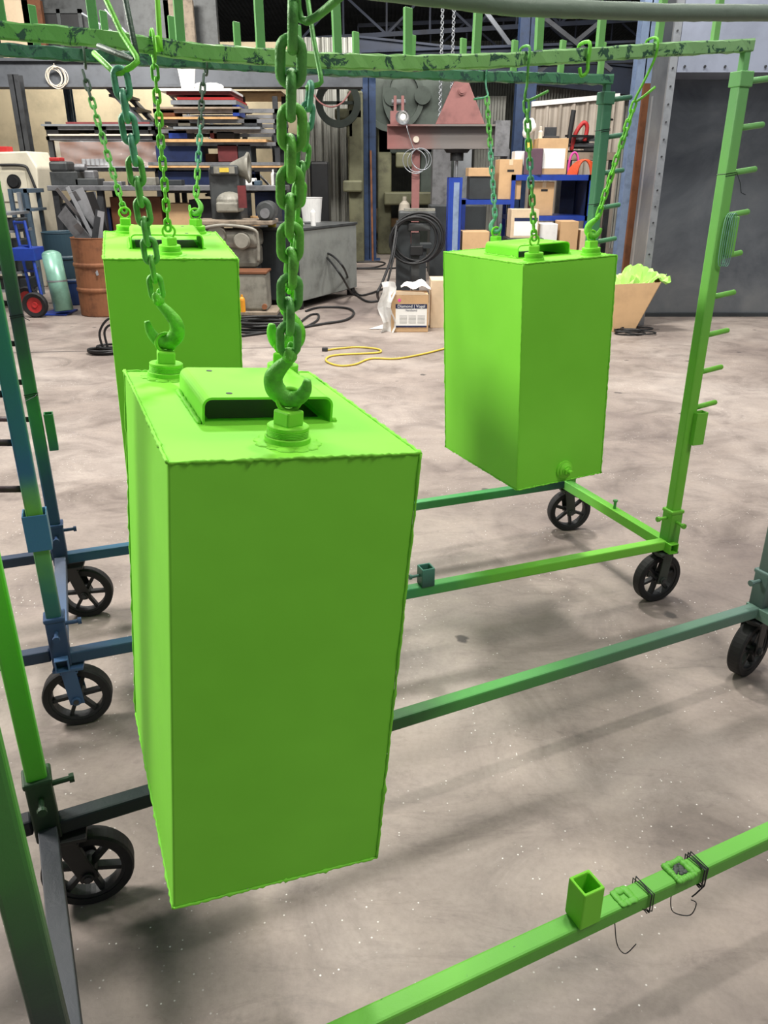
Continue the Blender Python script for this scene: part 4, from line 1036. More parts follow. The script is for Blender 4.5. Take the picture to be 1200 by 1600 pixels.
# lathe (white machine) at far left
Yw = 12.2
lx0 = at(20, 400, Yw).x
lat = thing('lathe', 'off white enclosed lathe with a sloped right side at the far left', 'machine', (lx0, Yw, 0))
pts = [at(-70, 400, Yw), at(66, 400, Yw), at(62, 330, Yw), at(58, 262, Yw), at(42, 236, Yw), at(-70, 240, Yw)]
m = MB(); m.prism([(p.x-lx0, max(0.0, p.z)) for p in pts[2:]] + [(at(-70, 400, Yw).x-lx0, 0), (at(66, 400, Yw).x-lx0, 0)], 0, .85); m.build('casing', 'cream', lat, bevel=.02)
p, q = at(2, 315, Yw), at(40, 268, Yw); m = MB(); m.b2(p.x-lx0, q.x-lx0, -.02, 0, p.z, q.z); m.build('access_door', 'cream', lat, bevel=.004)
p = at(23, 284, Yw); m = MB(); m.lathe([(0, -.06), (.07, -.06), (.07, -.03), (.1, -.03), (.1, -.02)], (p.x-lx0, 0, p.z), 24, 'y'); m.build('chuck', 'black', lat)
m = MB(); m.tube(curve_pts([(a.x-lx0, -.03, a.z) for a in (at(2, 258, Yw), at(38, 259, Yw), at(47, 270, Yw), at(58, 298, Yw), at(62, 310, Yw))], 5), .02, 8); m.build('seal', 'black', lat)
o, _, _ = pbox('red_block', 'small red part on top of the off white lathe', 'part', -4, 10, 228, 238, 12.3, .2, 'red'); o.location.z = at(5, 238.5, 12.2).z
# blue grey frame stand before lathe
stand = thing('machine_stand', 'blue grey angle stand in front of the off white lathe', 'stand', (at(35, 400, 11.4).x, 11.4, 0)); sx_ = stand.location.x
m = MB(); top = at(30, 295, 11.4).z
for px in (22, 46): x = at(px, 340, 11.4).x-sx_; m.b2(x-.025, x+.025, 0, .05, 0, top).b2(x-.025, x+.025, .4, .45, 0, top)
m.build('leg', 'bluegrey', stand)
x0, x1 = at(20, 300, 11.4).x-sx_, at(48, 300, 11.4).x-sx_
MB().b2(x0, x1, 0, .45, top-.05, top).build('stand_top', 'bluegrey', stand)
MB().b2(x0, x1, 0, .45, at(30, 330, 11.4).z, at(30, 326, 11.4).z).build('stand_shelf', 'bluegrey', stand)
# bench vise machine + long steel bench
o, _, _ = pbox('steel_bench', None, None, 74, 442, 290, 298, 11.4, .8, 'steel'); bz = o.location.z
bench_w = at(442, 300, 11.4).x-at(74, 300, 11.4).x
tag(o, 'long steel bench running behind the milling machine', 'bench')
for x in (-bench_w/2+.08, -.9, .9, bench_w/2-.08): MB().b2(x-.04, x+.04, .05, .13, -bz, 0).build('leg', 'dark_steel', o); MB().b2(x-.04, x+.04, .70, .78, -bz, 0).build('leg', 'dark_steel', o)
btop = bz + (at(100, 290, 11.4).z-at(100, 298, 11.4).z)
grd = thing('bench_machine', 'dark geared bench machine with red lid on the steel bench', 'machine', (at(110, 290, 11.5).x, 11.5, btop)); gx, gz = grd.location.x, btop
def gb(name, x0, x1, y0, y1, Y, d, mat, bev=.01):
    p, q = at(x0, y1, Y), at(x1, y0, Y); MB().b2(p.x-gx, q.x-gx, Y-11.5, Y-11.5+d, max(0, p.z-gz), q.z-gz).build(name, mat, grd, bevel=bev)
gb('headstock', 80, 120, 268, 290, 11.5, .35, 'machine_dark'); gb('motor_cover', 77, 104, 252, 268, 11.5, .3, 'machine_dark', .03); gb('lid', 77, 92, 246, 252, 11.52, .2, 'red')
gb('bed', 118, 152, 279, 290, 11.5, .3, 'machine_dark'); gb('tailstock', 132, 146, 266, 280, 11.52, .2, 'steel', .02)
p = at(112, 262, 11.5); m = MB(); m.cyl((p.x-gx, .15, p.z-gz), (at(128, 262, 11.5).x-gx, .15, p.z-gz), .05, seg=18); m.build('chuck', 'steel', grd)

# ---- plate storage racks (stacked sheet on shelves)
def shelf_rack(label, x0, x1, Y, dep, levels, zt_px, name='sheet_rack'):
    X0, X1 = at(x0, 300, Y).x, at(x1, 300, Y).x; cx_ = (X0+X1)/2; zt_ = at(x0, zt_px, Y).z
    rt = thing(name, label, 'rack', (cx_, Y, 0)); hw = (X1-X0)/2
    for x in (-hw+.04, hw-.04):
        for y in (0.06, dep-.06): MB().b2(x-.035, x+.035, y-.035, y+.035, 0, zt_).build('upright', 'dark_steel', rt)
    for py in levels:
        z = at(x0, py, Y).z; MB().b2(-hw, hw, 0, .06, z-.05, z).b2(-hw, hw, dep-.06, dep, z-.05, z).b2(-hw, -hw+.05, 0, dep, z-.05, z).b2(hw-.05, hw, 0, dep, z-.05, z).build('shelf_beam', 'steel', rt)
    return rt
def slab(label, x0, x1, ypx, th_px, Y, dep, mat, name='board', cat='board', group='boards and sheets on the storage racks', zoff=0):
    z = at(x0, ypx, Y).z+.001+zoff; X0, X1 = at(x0, 300, Y).x, at(x1, 300, Y).x; th = at(x0, ypx-th_px, Y).z-at(x0, ypx, Y).z
    m = MB(); m.b2(-(X1-X0)/2, (X1-X0)/2, 0, dep, 0, th); o = m.build(name, mat); o.location = ((X0+X1)/2, Y, z); return tag(o, label, cat, group)
Ys = 12.9
shelf_rack('left steel storage rack with wrapped sheets under the stair', 85, 252, Ys, 1.2, [262, 213, 197], 190)
slab('grey steel sheet at the top of the left storage rack', 80, 250, 197, 3, Ys-.05, 1.2, 'galv', 'steel_sheet')
slab('reddish board on the top sheet of the left storage rack', 118, 245, 194, 3, Ys, 1.0, 'maroon', zoff=.002)
slab('pale grey sheet on the second level of the left storage rack', 88, 248, 212, 2.5, Ys-.05, 1.2, 'ivory', 'steel_sheet')
for k, px in enumerate((95, 168, 232)): 
    slab(f"dark timber spacer between the left rack levels, {['left', 'middle', 'right'][k]} one", px-8, px+10, 209.2, 11.5, Ys, .9, 'black', 'timber_spacer', 'spacer')
wr, ww, wh_ = pbox('wrapped_package', None, None, 96, 252, 222, 250, Ys-.02, .9, 'brown', z0=at(85, 262, Ys).z+.006); tag(wr, 'long plastic wrapped package on the left storage rack', 'package')
m = MB(); rn = random.Random(2)
m.sheet(lambda u, v: Vector((-ww/2-.05+(ww+.1)*u, -.03-.03*math.sin(17*u+3*v)*math.cos(9*v), -.0+.36*v)), 30, 8); m.build('plastic_film', 'clear', wr, smooth=True)
slab('long pale steel sheet on the lowest level of the left rack', 120, 250, 262, 2, Ys-.06, 1.0, 'sheetsteel', 'steel_sheet')
for i in range(7):
    p = at(128+i*7, 250, Ys-.1); m = MB(); m.cyl((0, 0, 0), (0, 0, .09), .03, seg=12); o = m.build('round_bar', 'sheetsteel'); o.location = (p.x, Ys+.0-.03, at(85, 262, Ys).z+.05)
    o.location.z = at(120, 262, Ys).z+.032
    tag(o, 'short bright steel cutoffs standing in a row on the left rack', 'bar', 'steel cutoffs in a row')
Yr = 12.4
rack_r = shelf_rack('right steel storage rack stacked high with boards and plates', 252, 440, Yr, 1.3, [296, 262, 222, 202, 186, 170], 150)
slab('white sheet topmost on the right storage rack', 262, 372, 142, 4, Yr-.1, 1.0, 'white', 'steel_sheet')
for k, (x0, x1, yb, th, mat, nm, lb_) in enumerate([
    (280, 378, 163.5, 7, 'galv', 'tray', 'grey shallow tray near the top of the right rack'),
    (290, 376, 156, 4, 'red', 'red_sheet', 'red sheet in the grey tray on the right rack'),
    (275, 370, 148, 5, 'maroon', 'board', 'dark red board just under the white sheet'),
    (254, 384, 170, 3.0, 'wood_grey', 'board', 'grey board below the grey tray on the right rack'),
    (254, 378, 186, 3.4, 'wood', 'board', 'tan board on the fourth level of the right rack'),
    (280, 412, 202, 4, 'galv', 'steel_sheet', 'pale steel sheet overhanging to the right on the right rack'),
    (262, 420, 222, 4.5, 'wood', 'board', 'long tan board at mid height of the right rack'),
    (236, 444, 262, 3, 'wood', 'board', 'long pale timber sheet on the wide lower level'),
    (236, 440, 258.5, 5, 'steel', 'steel_sheet', 'thick stack of grey sheet lying on the pale timber sheet'),
    (240, 440, 296, 5, 'wood_grey', 'board', 'grey timber board on the lowest level of the right rack')]):
    slab(lb_, x0, x1, yb, th, Yr-.12 if k > 3 else Yr-.05, 1.1, mat, nm, 'board' if nm == 'board' else 'sheet')
for (x0, x1, y0, y1, mat, lb_, yy) in [
    (262, 284, 172, 184, 'brown', 'brown timber block on the fourth level at the left', 186), (372, 382, 164, 183, 'blue', 'small blue block at the right of the tan board', 186),
    (288, 306, 188, 199, 'cream', 'cream block on the third level of the right rack', 202), (388, 408, 184, 198, 'dark_steel', 'dark box end at the right of the third level', 198),
    (272, 300, 204, 218, 'blue', 'blue panel on the middle level of the right rack', 222), (335, 341, 204, 218, 'maroon', 'red post between the middle levels', 222), (345, 372, 206, 218, 'black', 'black box on the middle level of the right rack', 222),
    (250, 320, 228, 256, 'blue_dark', 'dark blue plate box on the wide lower level', 257), (345, 375, 226, 245, 'maroon', 'red brown panel on the wide lower level', 257), (262, 345, 240, 257, 'brown', 'dark brown box on the wide lower level', 257),
    (376, 396, 226, 256, 'dark_cab', 'dark cabinet block right of the red brown panel', 257), (250, 400, 266, 291, 'blue_dark', 'long navy plate stack on the lowest level', 291), (372, 400, 272, 286, 'blue', 'bright blue plate end on the lowest level', 291)]:
    z = at(x0, yy, Yr-.1).z
    lv = min([296, 262, 222, 202, 186, 170], key=lambda q: abs(q-yy)); zl = at(252, lv, Yr).z
    top = at(x0, y0, Yr).z; X0, X1 = at(x0, 300, Yr).x, at(x1, 300, Yr).x
    thk = {296: 5, 262: 7.8, 222: 4.5, 202: 4, 186: 3.4, 170: 3}[lv]*.0096
    m = MB(); m.b2(-(X1-X0)/2, (X1-X0)/2, 0, .5, 0, max(.06, top-zl-thk)); o = m.build('stored_block', mat, bevel=.004); o.location = ((X0+X1)/2, Yr+(.25 if 'dark brown' in lb_ else .0)+.0, zl+thk+.004); tag(o, lb_, 'block')
# bucket on top of the white sheet
zt_ = at(262, 142, Yr-.1).z+.05
m = MB(); m.lathe([(0, 0), (.09, 0), (.12, .24), (.125, .25), (.115, .25), (.085, .01), (0, .01)], seg=28); o = m.build('bucket', 'paper'); o.location = (at(289, 138, Yr).x, Yr+.2, zt_); tag(o, 'white bucket on top of the right storage rack', 'bucket')
m = MB()
for i in range(12): m.sph((random.uniform(-.18, .18), random.uniform(-.05, .05), .02+random.random()*.03), .05, (1.4, 1, .8), 8)
o = m.build('plastic_bag', 'white', smooth=True); o.location = (at(322, 138, Yr).x, Yr+.2, zt_); tag(o, 'crumpled white plastic bag beside the bucket on the rack', 'bag')
# shelf of timber under the mezzanine at right of bucket
o = slab('row of pale timber lengths stored up under the mezzanine beam', 368, 446, 146, 4, 14.6, 1.6, 'wood', 'timber_stack', 'timber', None)
for x in (0, 1): m = MB(); p = at(374+x*66, 146, 14.9); m.b2(-.04, .04, -.04, .04, 0, p.z); q = m.build('bracket_post', 'dark_steel', o); q.location = (p.x-o.location.x, .6, -o.location.z)
# things on the floor below the long bench
for i, (x0, x1, y0, y1, mat, lb_) in enumerate([(262, 300, 318, 352, 'cardboard', 'brown tool case standing under the long steel bench'), (298, 330, 312, 350, 'black', 'black box under the bench right of the brown case'),
    (400, 440, 300, 345, 'blue_dark', 'navy panel leaning under the right end of the bench'), (90, 120, 318, 352, 'dark_cab', 'dark box under the bench behind the scrap drum'), (140, 170, 325, 352, 'blue_dark', 'blue drawer unit under the bench behind the scrap steel'),
    (178, 250, 308, 365, 'brown', 'brown cabinet under the bench behind the left tank')]):
    pbox('storage_box', lb_, 'box', x0, x1, y0, y1, 11.62, .4, mat, z0=0)
m = MB(); m.lathe([(0, 0), (.03, 0), (.03, .14), (.012, .17), (.012, .2), (0, .2)], seg=16); o = m.build('bottle', 'white'); o.location = (at(428, 298, 11.7).x, 11.7, btop); tag(o, 'small white bottle on the right end of the steel bench', 'bottle')
rn = random.Random(21)
for i, (px, w_, h_, mt_, lb_) in enumerate([(388, .22, .09, 'white', 'white box lid on the long bench right of the red rail'), (402, .12, .06, 'bluegrey', 'small blue grey box beside the white lid on the long bench'), (270, .3, .07, 'dark_cab', 'low dark block on the long bench left of the milling head'),
    (236, .2, .1, 'machine', 'grey casting on the long bench behind the left tank'), (212, .14, .12, 'dark_steel', 'dark upright casting on the long bench'), (180, .25, .05, 'steel', 'flat steel block on the long bench right of the geared machine'), (436, .1, .16, 'machine_dark', 'dark tall tin on the right end of the long bench')]):
    o = MB().b2(-w_/2, w_/2, 0, .2, 0, h_).build('bench_item', mt_, bevel=.01); o.location = (at(px, 295, 11.6).x, 11.5, btop+.001); tag(o, lb_, 'part')
for i in range(16):
    px = 182+i*16; L_ = rn.uniform(.4, .75); a = rn.uniform(-.5, .5); x = at(px, 340, 11.5).x
    o = MB().cyl((0, 0, 0.012), (math.sin(a)*L_, .1, math.cos(a)*L_), rn.uniform(.012, .022), seg=8).build('steel_rod', ['sheetsteel', 'steel', 'dark_steel'][i % 3]); o.location = (x, 11.48, 0)
    tag(o, 'steel rods leaning in the dark under the long bench', 'rod', 'steel rods under the long bench')
# dark rear machinery mass behind cabinet (left of corrugated wall)
pbox('welding_set', 'tall dark welding set by the foot of the corrugated wall', 'machine', 430, 462, 208, 340, 13.5, .6, 'dark_cab', z0=0, bevel=.05)
o, _, _ = pbox('parts_washer', 'dark machine between the cabinet and the corrugated wall', 'machine', 486, 512, 252, 345, 14.2, .6, 'black', z0=0, bevel=.04)

# ---- big presses in the dark rear
Yp = 17.3
pr0 = at(640, 300, Yp).x
press = thing('mechanical_press', 'huge dark mechanical press with two flywheels at the rear', 'press', (pr0, Yp, 0))
def pb(name, x0, x1, y0, y1, d0, d, mat, z0=None, bev=.03):
    p, q = at(x0, y1, Yp), at(x1, y0, Yp); MB().b2(p.x-pr0, q.x-pr0, d0, d0+d, p.z if z0 is None else z0, q.z).build(name, mat, press, bevel=bev)
pb('frame', 590, 690, 118, 240, .1, 1.4, 'dark_green'); pb('frame_side', 590, 612, 200, 380, .1, 1.4, 'olive', 0); pb('frame_side', 655, 690, 200, 380, .1, 1.4, 'dark_green', 0)
pb('bolster', 600, 680, 300, 320, -.2, 1.2, 'olive'); pb('ram', 618, 655, 238, 262, 0, .8, 'olive')
for (px, py, rr) in ((613, 152, .62), (660, 150, .78)):
    p = at(px, py, Yp); m = MB(); m.lathe([(0, -.15), (.16, -.15), (.16, -.08), (rr*.82, -.05), (rr*.84, -.13), (rr, -.13), (rr, .05), (0, .05)], (p.x-pr0, 0, p.z), 40, 'y'); m.build('flywheel', 'dark_green', press)
p2 = at(530, 300, 17.6).x; cp = thing('c_frame_press', 'old olive C frame press beside the blue column', 'press', (p2, 15.6, 0))
def cb(name, x0, x1, y0, y1, d0, d, mat, z0=None):
    p, q = at(x0, y1, 15.6), at(x1, y0, 15.6); MB().b2(p.x-p2, q.x-p2, d0, d0+d, p.z if z0 is None else z0, q.z).build(name, mat, cp, bevel=.03)
cb('frame', 545, 566, 140, 345, .2, .9, 'olive', 0); cb('arm', 522, 566, 168, 185, .2, .8, 'olive'); cb('bed', 536, 566, 282, 300, 0, .8, 'olive'); cb('ram', 541, 552, 185, 215, .2, .3, 'olive')
p = at(528, 160, 15.6); m = MB(); m.lathe([(.28, -.06), (.40, -.06), (.40, .06), (.28, .06), (.28, -.06)], (p.x-p2, .1, p.z), 36, 'y'); m.bar((p.x-p2-.3, .1, p.z), (p.x-p2+.3, .1, p.z), .05); m.bar((p.x-p2, .1, p.z-.3), (p.x-p2, .1, p.z+.3), .05); m.build('flywheel', 'dark_green', cp)
# upright cabinets far behind the gantry
pbox('electrical_cabinet', 'grey electrical cabinet behind the red brown gantry post', 'cabinet', 674, 706, 232, 352, 15.2, .5, 'steel', z0=0)
pbox('electrical_cabinet', 'pale grey cabinet right of the hanging chuck, behind the boxes', 'cabinet', 706, 738, 230, 352, 15.4, .5, 'galv', z0=0)
pbox('scrap_bin', 'low dark steel bin behind the blue pillar', 'bin', 672, 760, 322, 360, 13.6, .8, 'dark_cab', z0=0)
m = MB(); p = at(632, 330, 16.5); m.lathe([(0, 0), (.12, 0), (.12, .9), (.1, 1.02), (.04, 1.08), (.04, 1.16), (0, 1.16)], seg=24); o = m.build('gas_bottle', 'ivory', smooth=False); o.location = (p.x, 16.5, 0); tag(o, 'cream gas bottle standing by the dark press', 'gas cylinder')

# ---- red-brown gantry
Yg = 13.0; gx0 = at(648, 300, Yg).x
gan = thing('lifting_gantry', 'red brown gantry with a wide I beam and triangular plate', 'gantry', (gx0, Yg, 0))
def G(px, py): p = at(px, py, Yg); return p.x-gx0, p.z
x0, z0_ = G(605, 233); x1, z1_ = G(795, 195); t = .025
MB().b2(x0, x1, -.15, .15, z1_-t, z1_).b2(x0, x1, -.15, .15, z0_, z0_+t).b2(x0, x1, -.012, .012, z0_, z1_).build('i_beam', RP('i beam paint', [(0, '8d5f5c'), (.35, '7c6864'), (.45, '74706e'), (1, '77706c')], 0, x0, x1), gan)
x2, _ = G(772, 200); MB().b2(x2, x1, -.16, .16, z0_-.1, z1_+.05).build('end_plate', 'steel', gan)
xa, za = G(680, 195); xb2, _ = G(757, 195); xc, zc_ = G(712, 122); xd, _ = G(729, 122)
MB().prism([(xa, z1_), (xb2, z1_), (xd, zc_), (xc, zc_)], -.08, .08).build('triangular_plate', 'red_oxide', gan, bevel=.01)
p = G(721, 143); m = MB(); m.lathe([(0, -.13), (.035, -.13), (.035, -.11), (.055, -.11), (.055, -.08)], (p[0], 0, p[1]), 20, 'y'); m.build('pivot_pin', 'red_oxide', gan)
xe, _ = G(643, 300); xf, _ = G(655, 300); zf = at(648, 322, Yg).z
MB().b2(xe, xf, -.07, .07, 0.02, z0_).build('post', 'red_oxide', gan); MB().b2(xe-.12, xf+.12, -.15, .15, 0, .5).b2(xe-.2, xf+.2, -.2, .2, .5, .56).build('post_foot', 'dark_cab', gan)
xr1, _ = G(786, 300); MB().b2(xr1-.06, xr1+.06, -.07, .07, 0, z0_).build('post', 'steel', gan)
xg, zg = G(612, 162); xh, _ = G(636, 162)
MB().b2(xg-.02, xh, -.06, .06, z1_, z1_+.18).b2(xg+.03, xg+.07, -.05, .05, z1_+.15, z1_+.38).b2(xg+.14, xg+.18, -.05, .05, z1_+.15, z1_+.38).build('bracket', 'red_oxide', gan)
m = MB(); m.cyl((xg+.0, 0, z1_+.3), (xg+.2, 0, z1_+.3), .035, seg=14); m.build('roller', 'steel', gan)
p = G(714, 240); m = MB(); m.cyl((p[0], 0, z0_), (p[0], 0, z0_-.05), .2, .16, seg=24); m.cyl((p[0], 0, z0_-.05), (p[0], 0, z0_-.16), .10, seg=24); m.build('hydraulic_ram', 'black', gan)
m = MB(); m.cyl((p[0], 0, z0_-.15), (p[0], 0, G(714, 285)[1]), .02, seg=12); m.build('ram_rod', 'galv', gan)
for px in (650, 785): q = G(px, 218); MB().cyl((q[0], -.02, q[1]), (q[0], -.05, q[1]), .045, seg=16).build('bolt_boss', 'ivory', gan)
# clamp lamp on the gantry
wl_ = at(629, 184, 12.75); lp = thing('work_lamp', 'aluminium clamp lamp on the left end of the gantry beam', 'lamp', wl_)
dv = Vector((-.25, -.8, -.45)).normalized(); rot = Vector((0, 0, 1)).rotation_difference(dv)
m = MB(); m.lathe([(.03, -.10), (.05, -.06), (.10, 0), (.105, .0), (.055, -.065), (.02, -.1)], seg=28); s_ = m.build('lamp_shade', 'galv', lp, smooth=True); s_.rotation_euler = rot.to_euler()
m = MB(); m.sph((0, 0, -.03), .04, (1, 1, 1.2), 16); s_ = m.build('bulb', 'lamp', lp, smooth=True); s_.rotation_euler = rot.to_euler()
m = MB(); m.cyl((0, 0, -.1), (0, 0, -.19), .022, seg=12); s_ = m.build('lamp_socket', 'black', lp); s_.rotation_euler = rot.to_euler()
m = MB(); m.tube(curve_pts([Vector((.04, .1, .06)), at(636, 200, 12.8)-wl_, at(642, 220, 12.8)-wl_, at(646, 232, 12.8)-wl_], 4), .006, 6); m.build('lamp_cord', 'galv', lp)
def coil(name, label, cat, c, r_, n, th, mat, plane='xz', sq=1.0, dr=.012, seed=0, group=None):
    m = MB(); rn = random.Random(seed)
    for k in range(n):
        rr = r_*(1+rn.uniform(-.1, .1)); o_ = Vector((rn.uniform(-1, 1)*dr*2, rn.uniform(-1, 1)*dr*2, rn.uniform(-1, 1)*dr)); pts = []
        ph = rn.uniform(0, 6)
        for i in range(28):
            a = 2*PI*i/28; e = 1+.06*math.sin(2*a+ph)
            if plane == 'xz': pts.append(o_+Vector((rr*e*math.cos(a), k*th*.4, rr*sq*e*math.sin(a))))
            else: pts.append(Vector((o_.x, o_.y, 0))+Vector((rr*e*math.cos(a), rr*sq*e*math.sin(a), th+k*th*1.3)))
        m.tube(pts, th, 6, True)
    o = m.build(name, mat, smooth=True); o.location = c; return tag(o, label, cat, group)
coil('hanging_cable', 'grey lamp cable coiled below the gantry beam', 'cable', at(650, 245, 12.78), .16, 3, .007, 'galv', seed=1, dr=.06)
coil('hanging_cable', 'coil of pale rope hanging at the upper left', 'rope', at(87, 120, 13.89), .13, 6, .008, 'ivory', seed=2, dr=.02)
m = MB(); m.cyl((0, 0, .13), (0, 0, at(87, 99, 13.89).z-at(87, 120, 13.89).z), .005); bpy.data.objects['hanging_cable.001']; o = m.build('cord', 'ivory', bpy.data.objects['hanging_cable.001'])
# hoist chains high in the middle
for i, (px, lbl) in enumerate(((687, 'left'), (704, 'right'))):
    rt = thing('hoist_chain', f'long pale hoist chain hanging from the roof, {lbl} of the pair', 'chain', at(px, 192, 14.2), 0, 'hoist chains from the roof')
    zt2 = at(px, -20, 14.2).z-rt.location.z; n = 46; me = None
    for k in range(n):
        if me is None:
            m = MB(); h_ = zt2/n; pts = [(.022*math.cos(a), 0, h_*.62*math.sin(a)) for a in [2*PI*j/14 for j in range(14)]]; m.tube(pts, .009, 6, True)
            o = m.build('chain_link', 'galv', rt); me = o.data
        else: o = bpy.data.objects.new('chain_link', me); C.collection.objects.link(o); o.parent = rt
        o.location = (0, 0, (k+.5)*zt2/n); o.rotation_euler = (0, 0, PI/2*(k % 2)+.4)
# red hose loop between column and corrugated wall
m = MB(); ps_ = [at(486, 142, 14), at(500, 160, 14), at(518, 167, 14), at(535, 160, 14), at(548, 142, 14)]
o = MB().tube([p-ps_[0] for p in curve_pts(ps_, 5)], .014, 6).build('air_hose', 'red_oxide', smooth=True); o.location = ps_[0]; tag(o, 'thin red hose looping down in front of the corrugated wall', 'hose')
# narrow rods leaning on blue column
m = MB(); a, b = at(582, 330, 15.9), at(579, 235, 16.1); a.z = 0; m.cyl(a-a, b-a, .02); o = m.build('copper_pipe', 'rust'); o.location = a; tag(o, 'thin brown pipe leaning on the blue column', 'pipe')

# ---- pallet with flattened boxes, centre rear
def pallet(label, x, y, w_, d_, yaw=0):
    rt = thing('timber_pallet', label, 'pallet', (x, y, 0), R(yaw), 'timber pallets')
    for k in range(6): MB().b2(-w_/2, w_/2, k*d_/6, k*d_/6+d_/9, .11, .13).build('deck_board', 'wood', rt)
    for k in range(3): MB().b2(-w_/2+k*(w_-.09)/2, -w_/2+.09+k*(w_-.09)/2, 0, d_, 0, .11).build('bearer', 'wood_grey', rt)
    return rt
g = ground(612, 386); pallet('timber pallet carrying the white carton in the centre rear', g.x, g.y, 1.15, .9)
carton('open white carton on the pallet in the centre rear', 592, 632, 357, 378, g.y+.05, .5, 'white', .131, tape=False, open_=True)
g2 = ground(585, 378); pallet('farther timber pallet under the heap of brown cartons', g2.x-.1, g2.y+1.6, 1.1, .9)
carton('brown carton stacked on the farther pallet', 572, 606, 326, 366, g2.y+1.7, .6, 'cardboard_pale', .131, tape=False)
carton('low grey carton beside the brown carton on the farther pallet', 607, 622, 342, 362, g2.y+1.9, .5, 'cardboard', .131, tape=False)
m = MB(); p = at(572, 350, g.y-.4); m.prism([(0, 0), (.5, 0), (.16, .55), (0, .6)], 0, .01); o = m.build('cardboard_flap', 'paper'); o.location = (at(563, 370, g.y-.3).x, g.y-.3, .0); o.rotation_euler = (-.25, 0, .2); tag(o, 'white cardboard sheet leaning left of the white carton', 'cardboard')
bk = MB().lathe([(0, 0), (.12, 0), (.15, .3), (.155, .31), (.14, .31), (.11, .01), (0, .01)], seg=24).build('bucket', 'white'); bk.location = on_cab(.85*wl, .55); tag(bk, 'white bucket on the right end of the dark cabinet', 'bucket')

# ---- welding boom stand with coiled cables
g = ground(637, 470); g.y = 10.9; g.x = at(636, 450, 10.9).x
ws = thing('welding_stand', 'dark grey column stand carrying cables in front of the pallets', 'stand', (g.x, g.y, 0))
zt3 = at(637, 345, 10.9).z
MB().b2(-.15, .04, -.06, .14, .03, zt3).build('column', 'dark_cab', ws, bevel=.01); MB().b2(.05, .16, -.03, .1, .03, zt3-.15).build('mast', 'machine_dark', ws)
MB().b2(-.35, .35, -.3, .4, 0, .03).build('base_plate', 'dark_steel', ws)
MB().b2(-.12, .36, -.1, .2, zt3, zt3+.12).b2(.0, .3, -.12, .1, zt3-.12, zt3-.02).build('wire_feeder', 'machine_dark', ws, bevel=.02)
MB().b2(.03, .2, -.14, -.05, zt3-.42, zt3-.3).build('clamp', 'black', ws, bevel=.01)
m = MB(); m.b2(-.05, .35, -.06, .1, zt3+.12, zt3+.15); m.build('feeder_lid', 'machine', ws)
coil('welding_cable', 'black welding cable coiled on the dark column stand', 'cable', at(650, 374, 10.7), .30, 4, .016, 'cable', seed=4, dr=.02, group='black cables')
def floor_cable(label, pts, r_, mat='cable', cat='cable', lift=None, group='black cables'):
    P = []
    for q in pts:
        if len(q) == 3: P.append(at(q[0], q[1], q[2]))
        else: v = ground(q[0], q[1]); v.z = r_; P.append(v)
    C_ = curve_pts(P, 7)
    for v in C_: v.z = max(v.z, r_+.001)
    o = MB().tube([v-C_[0] for v in C_], r_, 7).build('floor_cable', mat, smooth=True); o.location = C_[0]; return tag(o, label, cat, group)
floor_cable('thick black cable hanging from the stand to the floor', [(620, 350, 10.7), (612, 400, 10.4), (598, 440, 9.9), (590, 458, 9.5), (594, 474), (606, 487)], .017)
floor_cable('second black cable beside the thick one left of the stand', [(621, 360, 10.7), (614, 405, 10.4), (606, 440, 10.2), (604, 455, 10.1), (616, 462)], .014)
floor_cable('black cable drooping from the cabinet panel to the floor', [(502, 393, 10.8), (520, 400, 10.5), (538, 420, 10.3), (548, 448), (560, 462), (580, 460), (612, 447)], .014)
floor_cable('second black cable drooping from the cabinet panel', [(502, 395, 10.8), (516, 408, 10.5), (534, 432, 10.3), (552, 462), (575, 473), (605, 470)], .014)
floor_cable('black cable running across the floor right of the cabinet', [(556, 421), (600, 421), (640, 419), (700, 419)], .015)
floor_cable('loose loop of black cable behind the cabinet corner', [(558, 420), (585, 419), (602, 413), (590, 410), (558, 411)], .013)
floor_cable('black cable loop on the floor below the cabinet', [(478, 488), (500, 482), (540, 483), (553, 491), (540, 502), (505, 508), (470, 514), (430, 520), (378, 527)], .014)
floor_cable('small curl of black cable on the floor below the cabinet', [(470, 505), (485, 494), (497, 493), (496, 502), (480, 512)], .013)
coil('cable_heap', 'heap of black cable on the floor below the low pallet', 'cable', (ground(405, 515).x, ground(405, 515).y, 0), .34, 6, .014, 'cable', 'xy', .7, .05, 6, 'black cables')
coil('cable_heap', 'small cable heap on the floor left of the left tank', 'cable', (ground(172, 552).x, ground(172, 552).y, 0), .15, 4, .011, 'cable', 'xy', .8, .03, 7, 'black cables')
m = MB()
for k in (0, .03): m.tube(curve_pts([(-.1+k*1.5, 0, .012), (-.12+k*1.5, 0, .2), (.0, .0, .33-k*2), (.12-k, .0, .2), (.1, 0, .012)], 6), .011, 7)
o = m.build('cable_loop', 'cable', smooth=True); q = ground(172, 553); o.location = (q.x+.05, q.y, 0); tag(o, 'upright loops of black cable rising from the small heap', 'cable', 'black cables')
floor_cable('yellow extension cord snaking over the floor below the labelled carton', [(508, 549), (530, 546), (560, 544), (590, 547), (594, 552), (570, 554), (530, 556), (512, 560), (511, 567), (530, 573), (555, 571), (580, 562), (620, 562), (660, 555), (692, 547), (720, 540)], .009, 'yellow', 'cord', group=None)
m = MB(); q = ground(509, 549); m.b2(-.035, .02, -.02, .02, .001, .035); o = m.build('cord_plug', 'dark_steel', bevel=.006); o.location = (q.x, q.y, 0); tag(o, 'dark plug at the end of the yellow cord', 'plug')

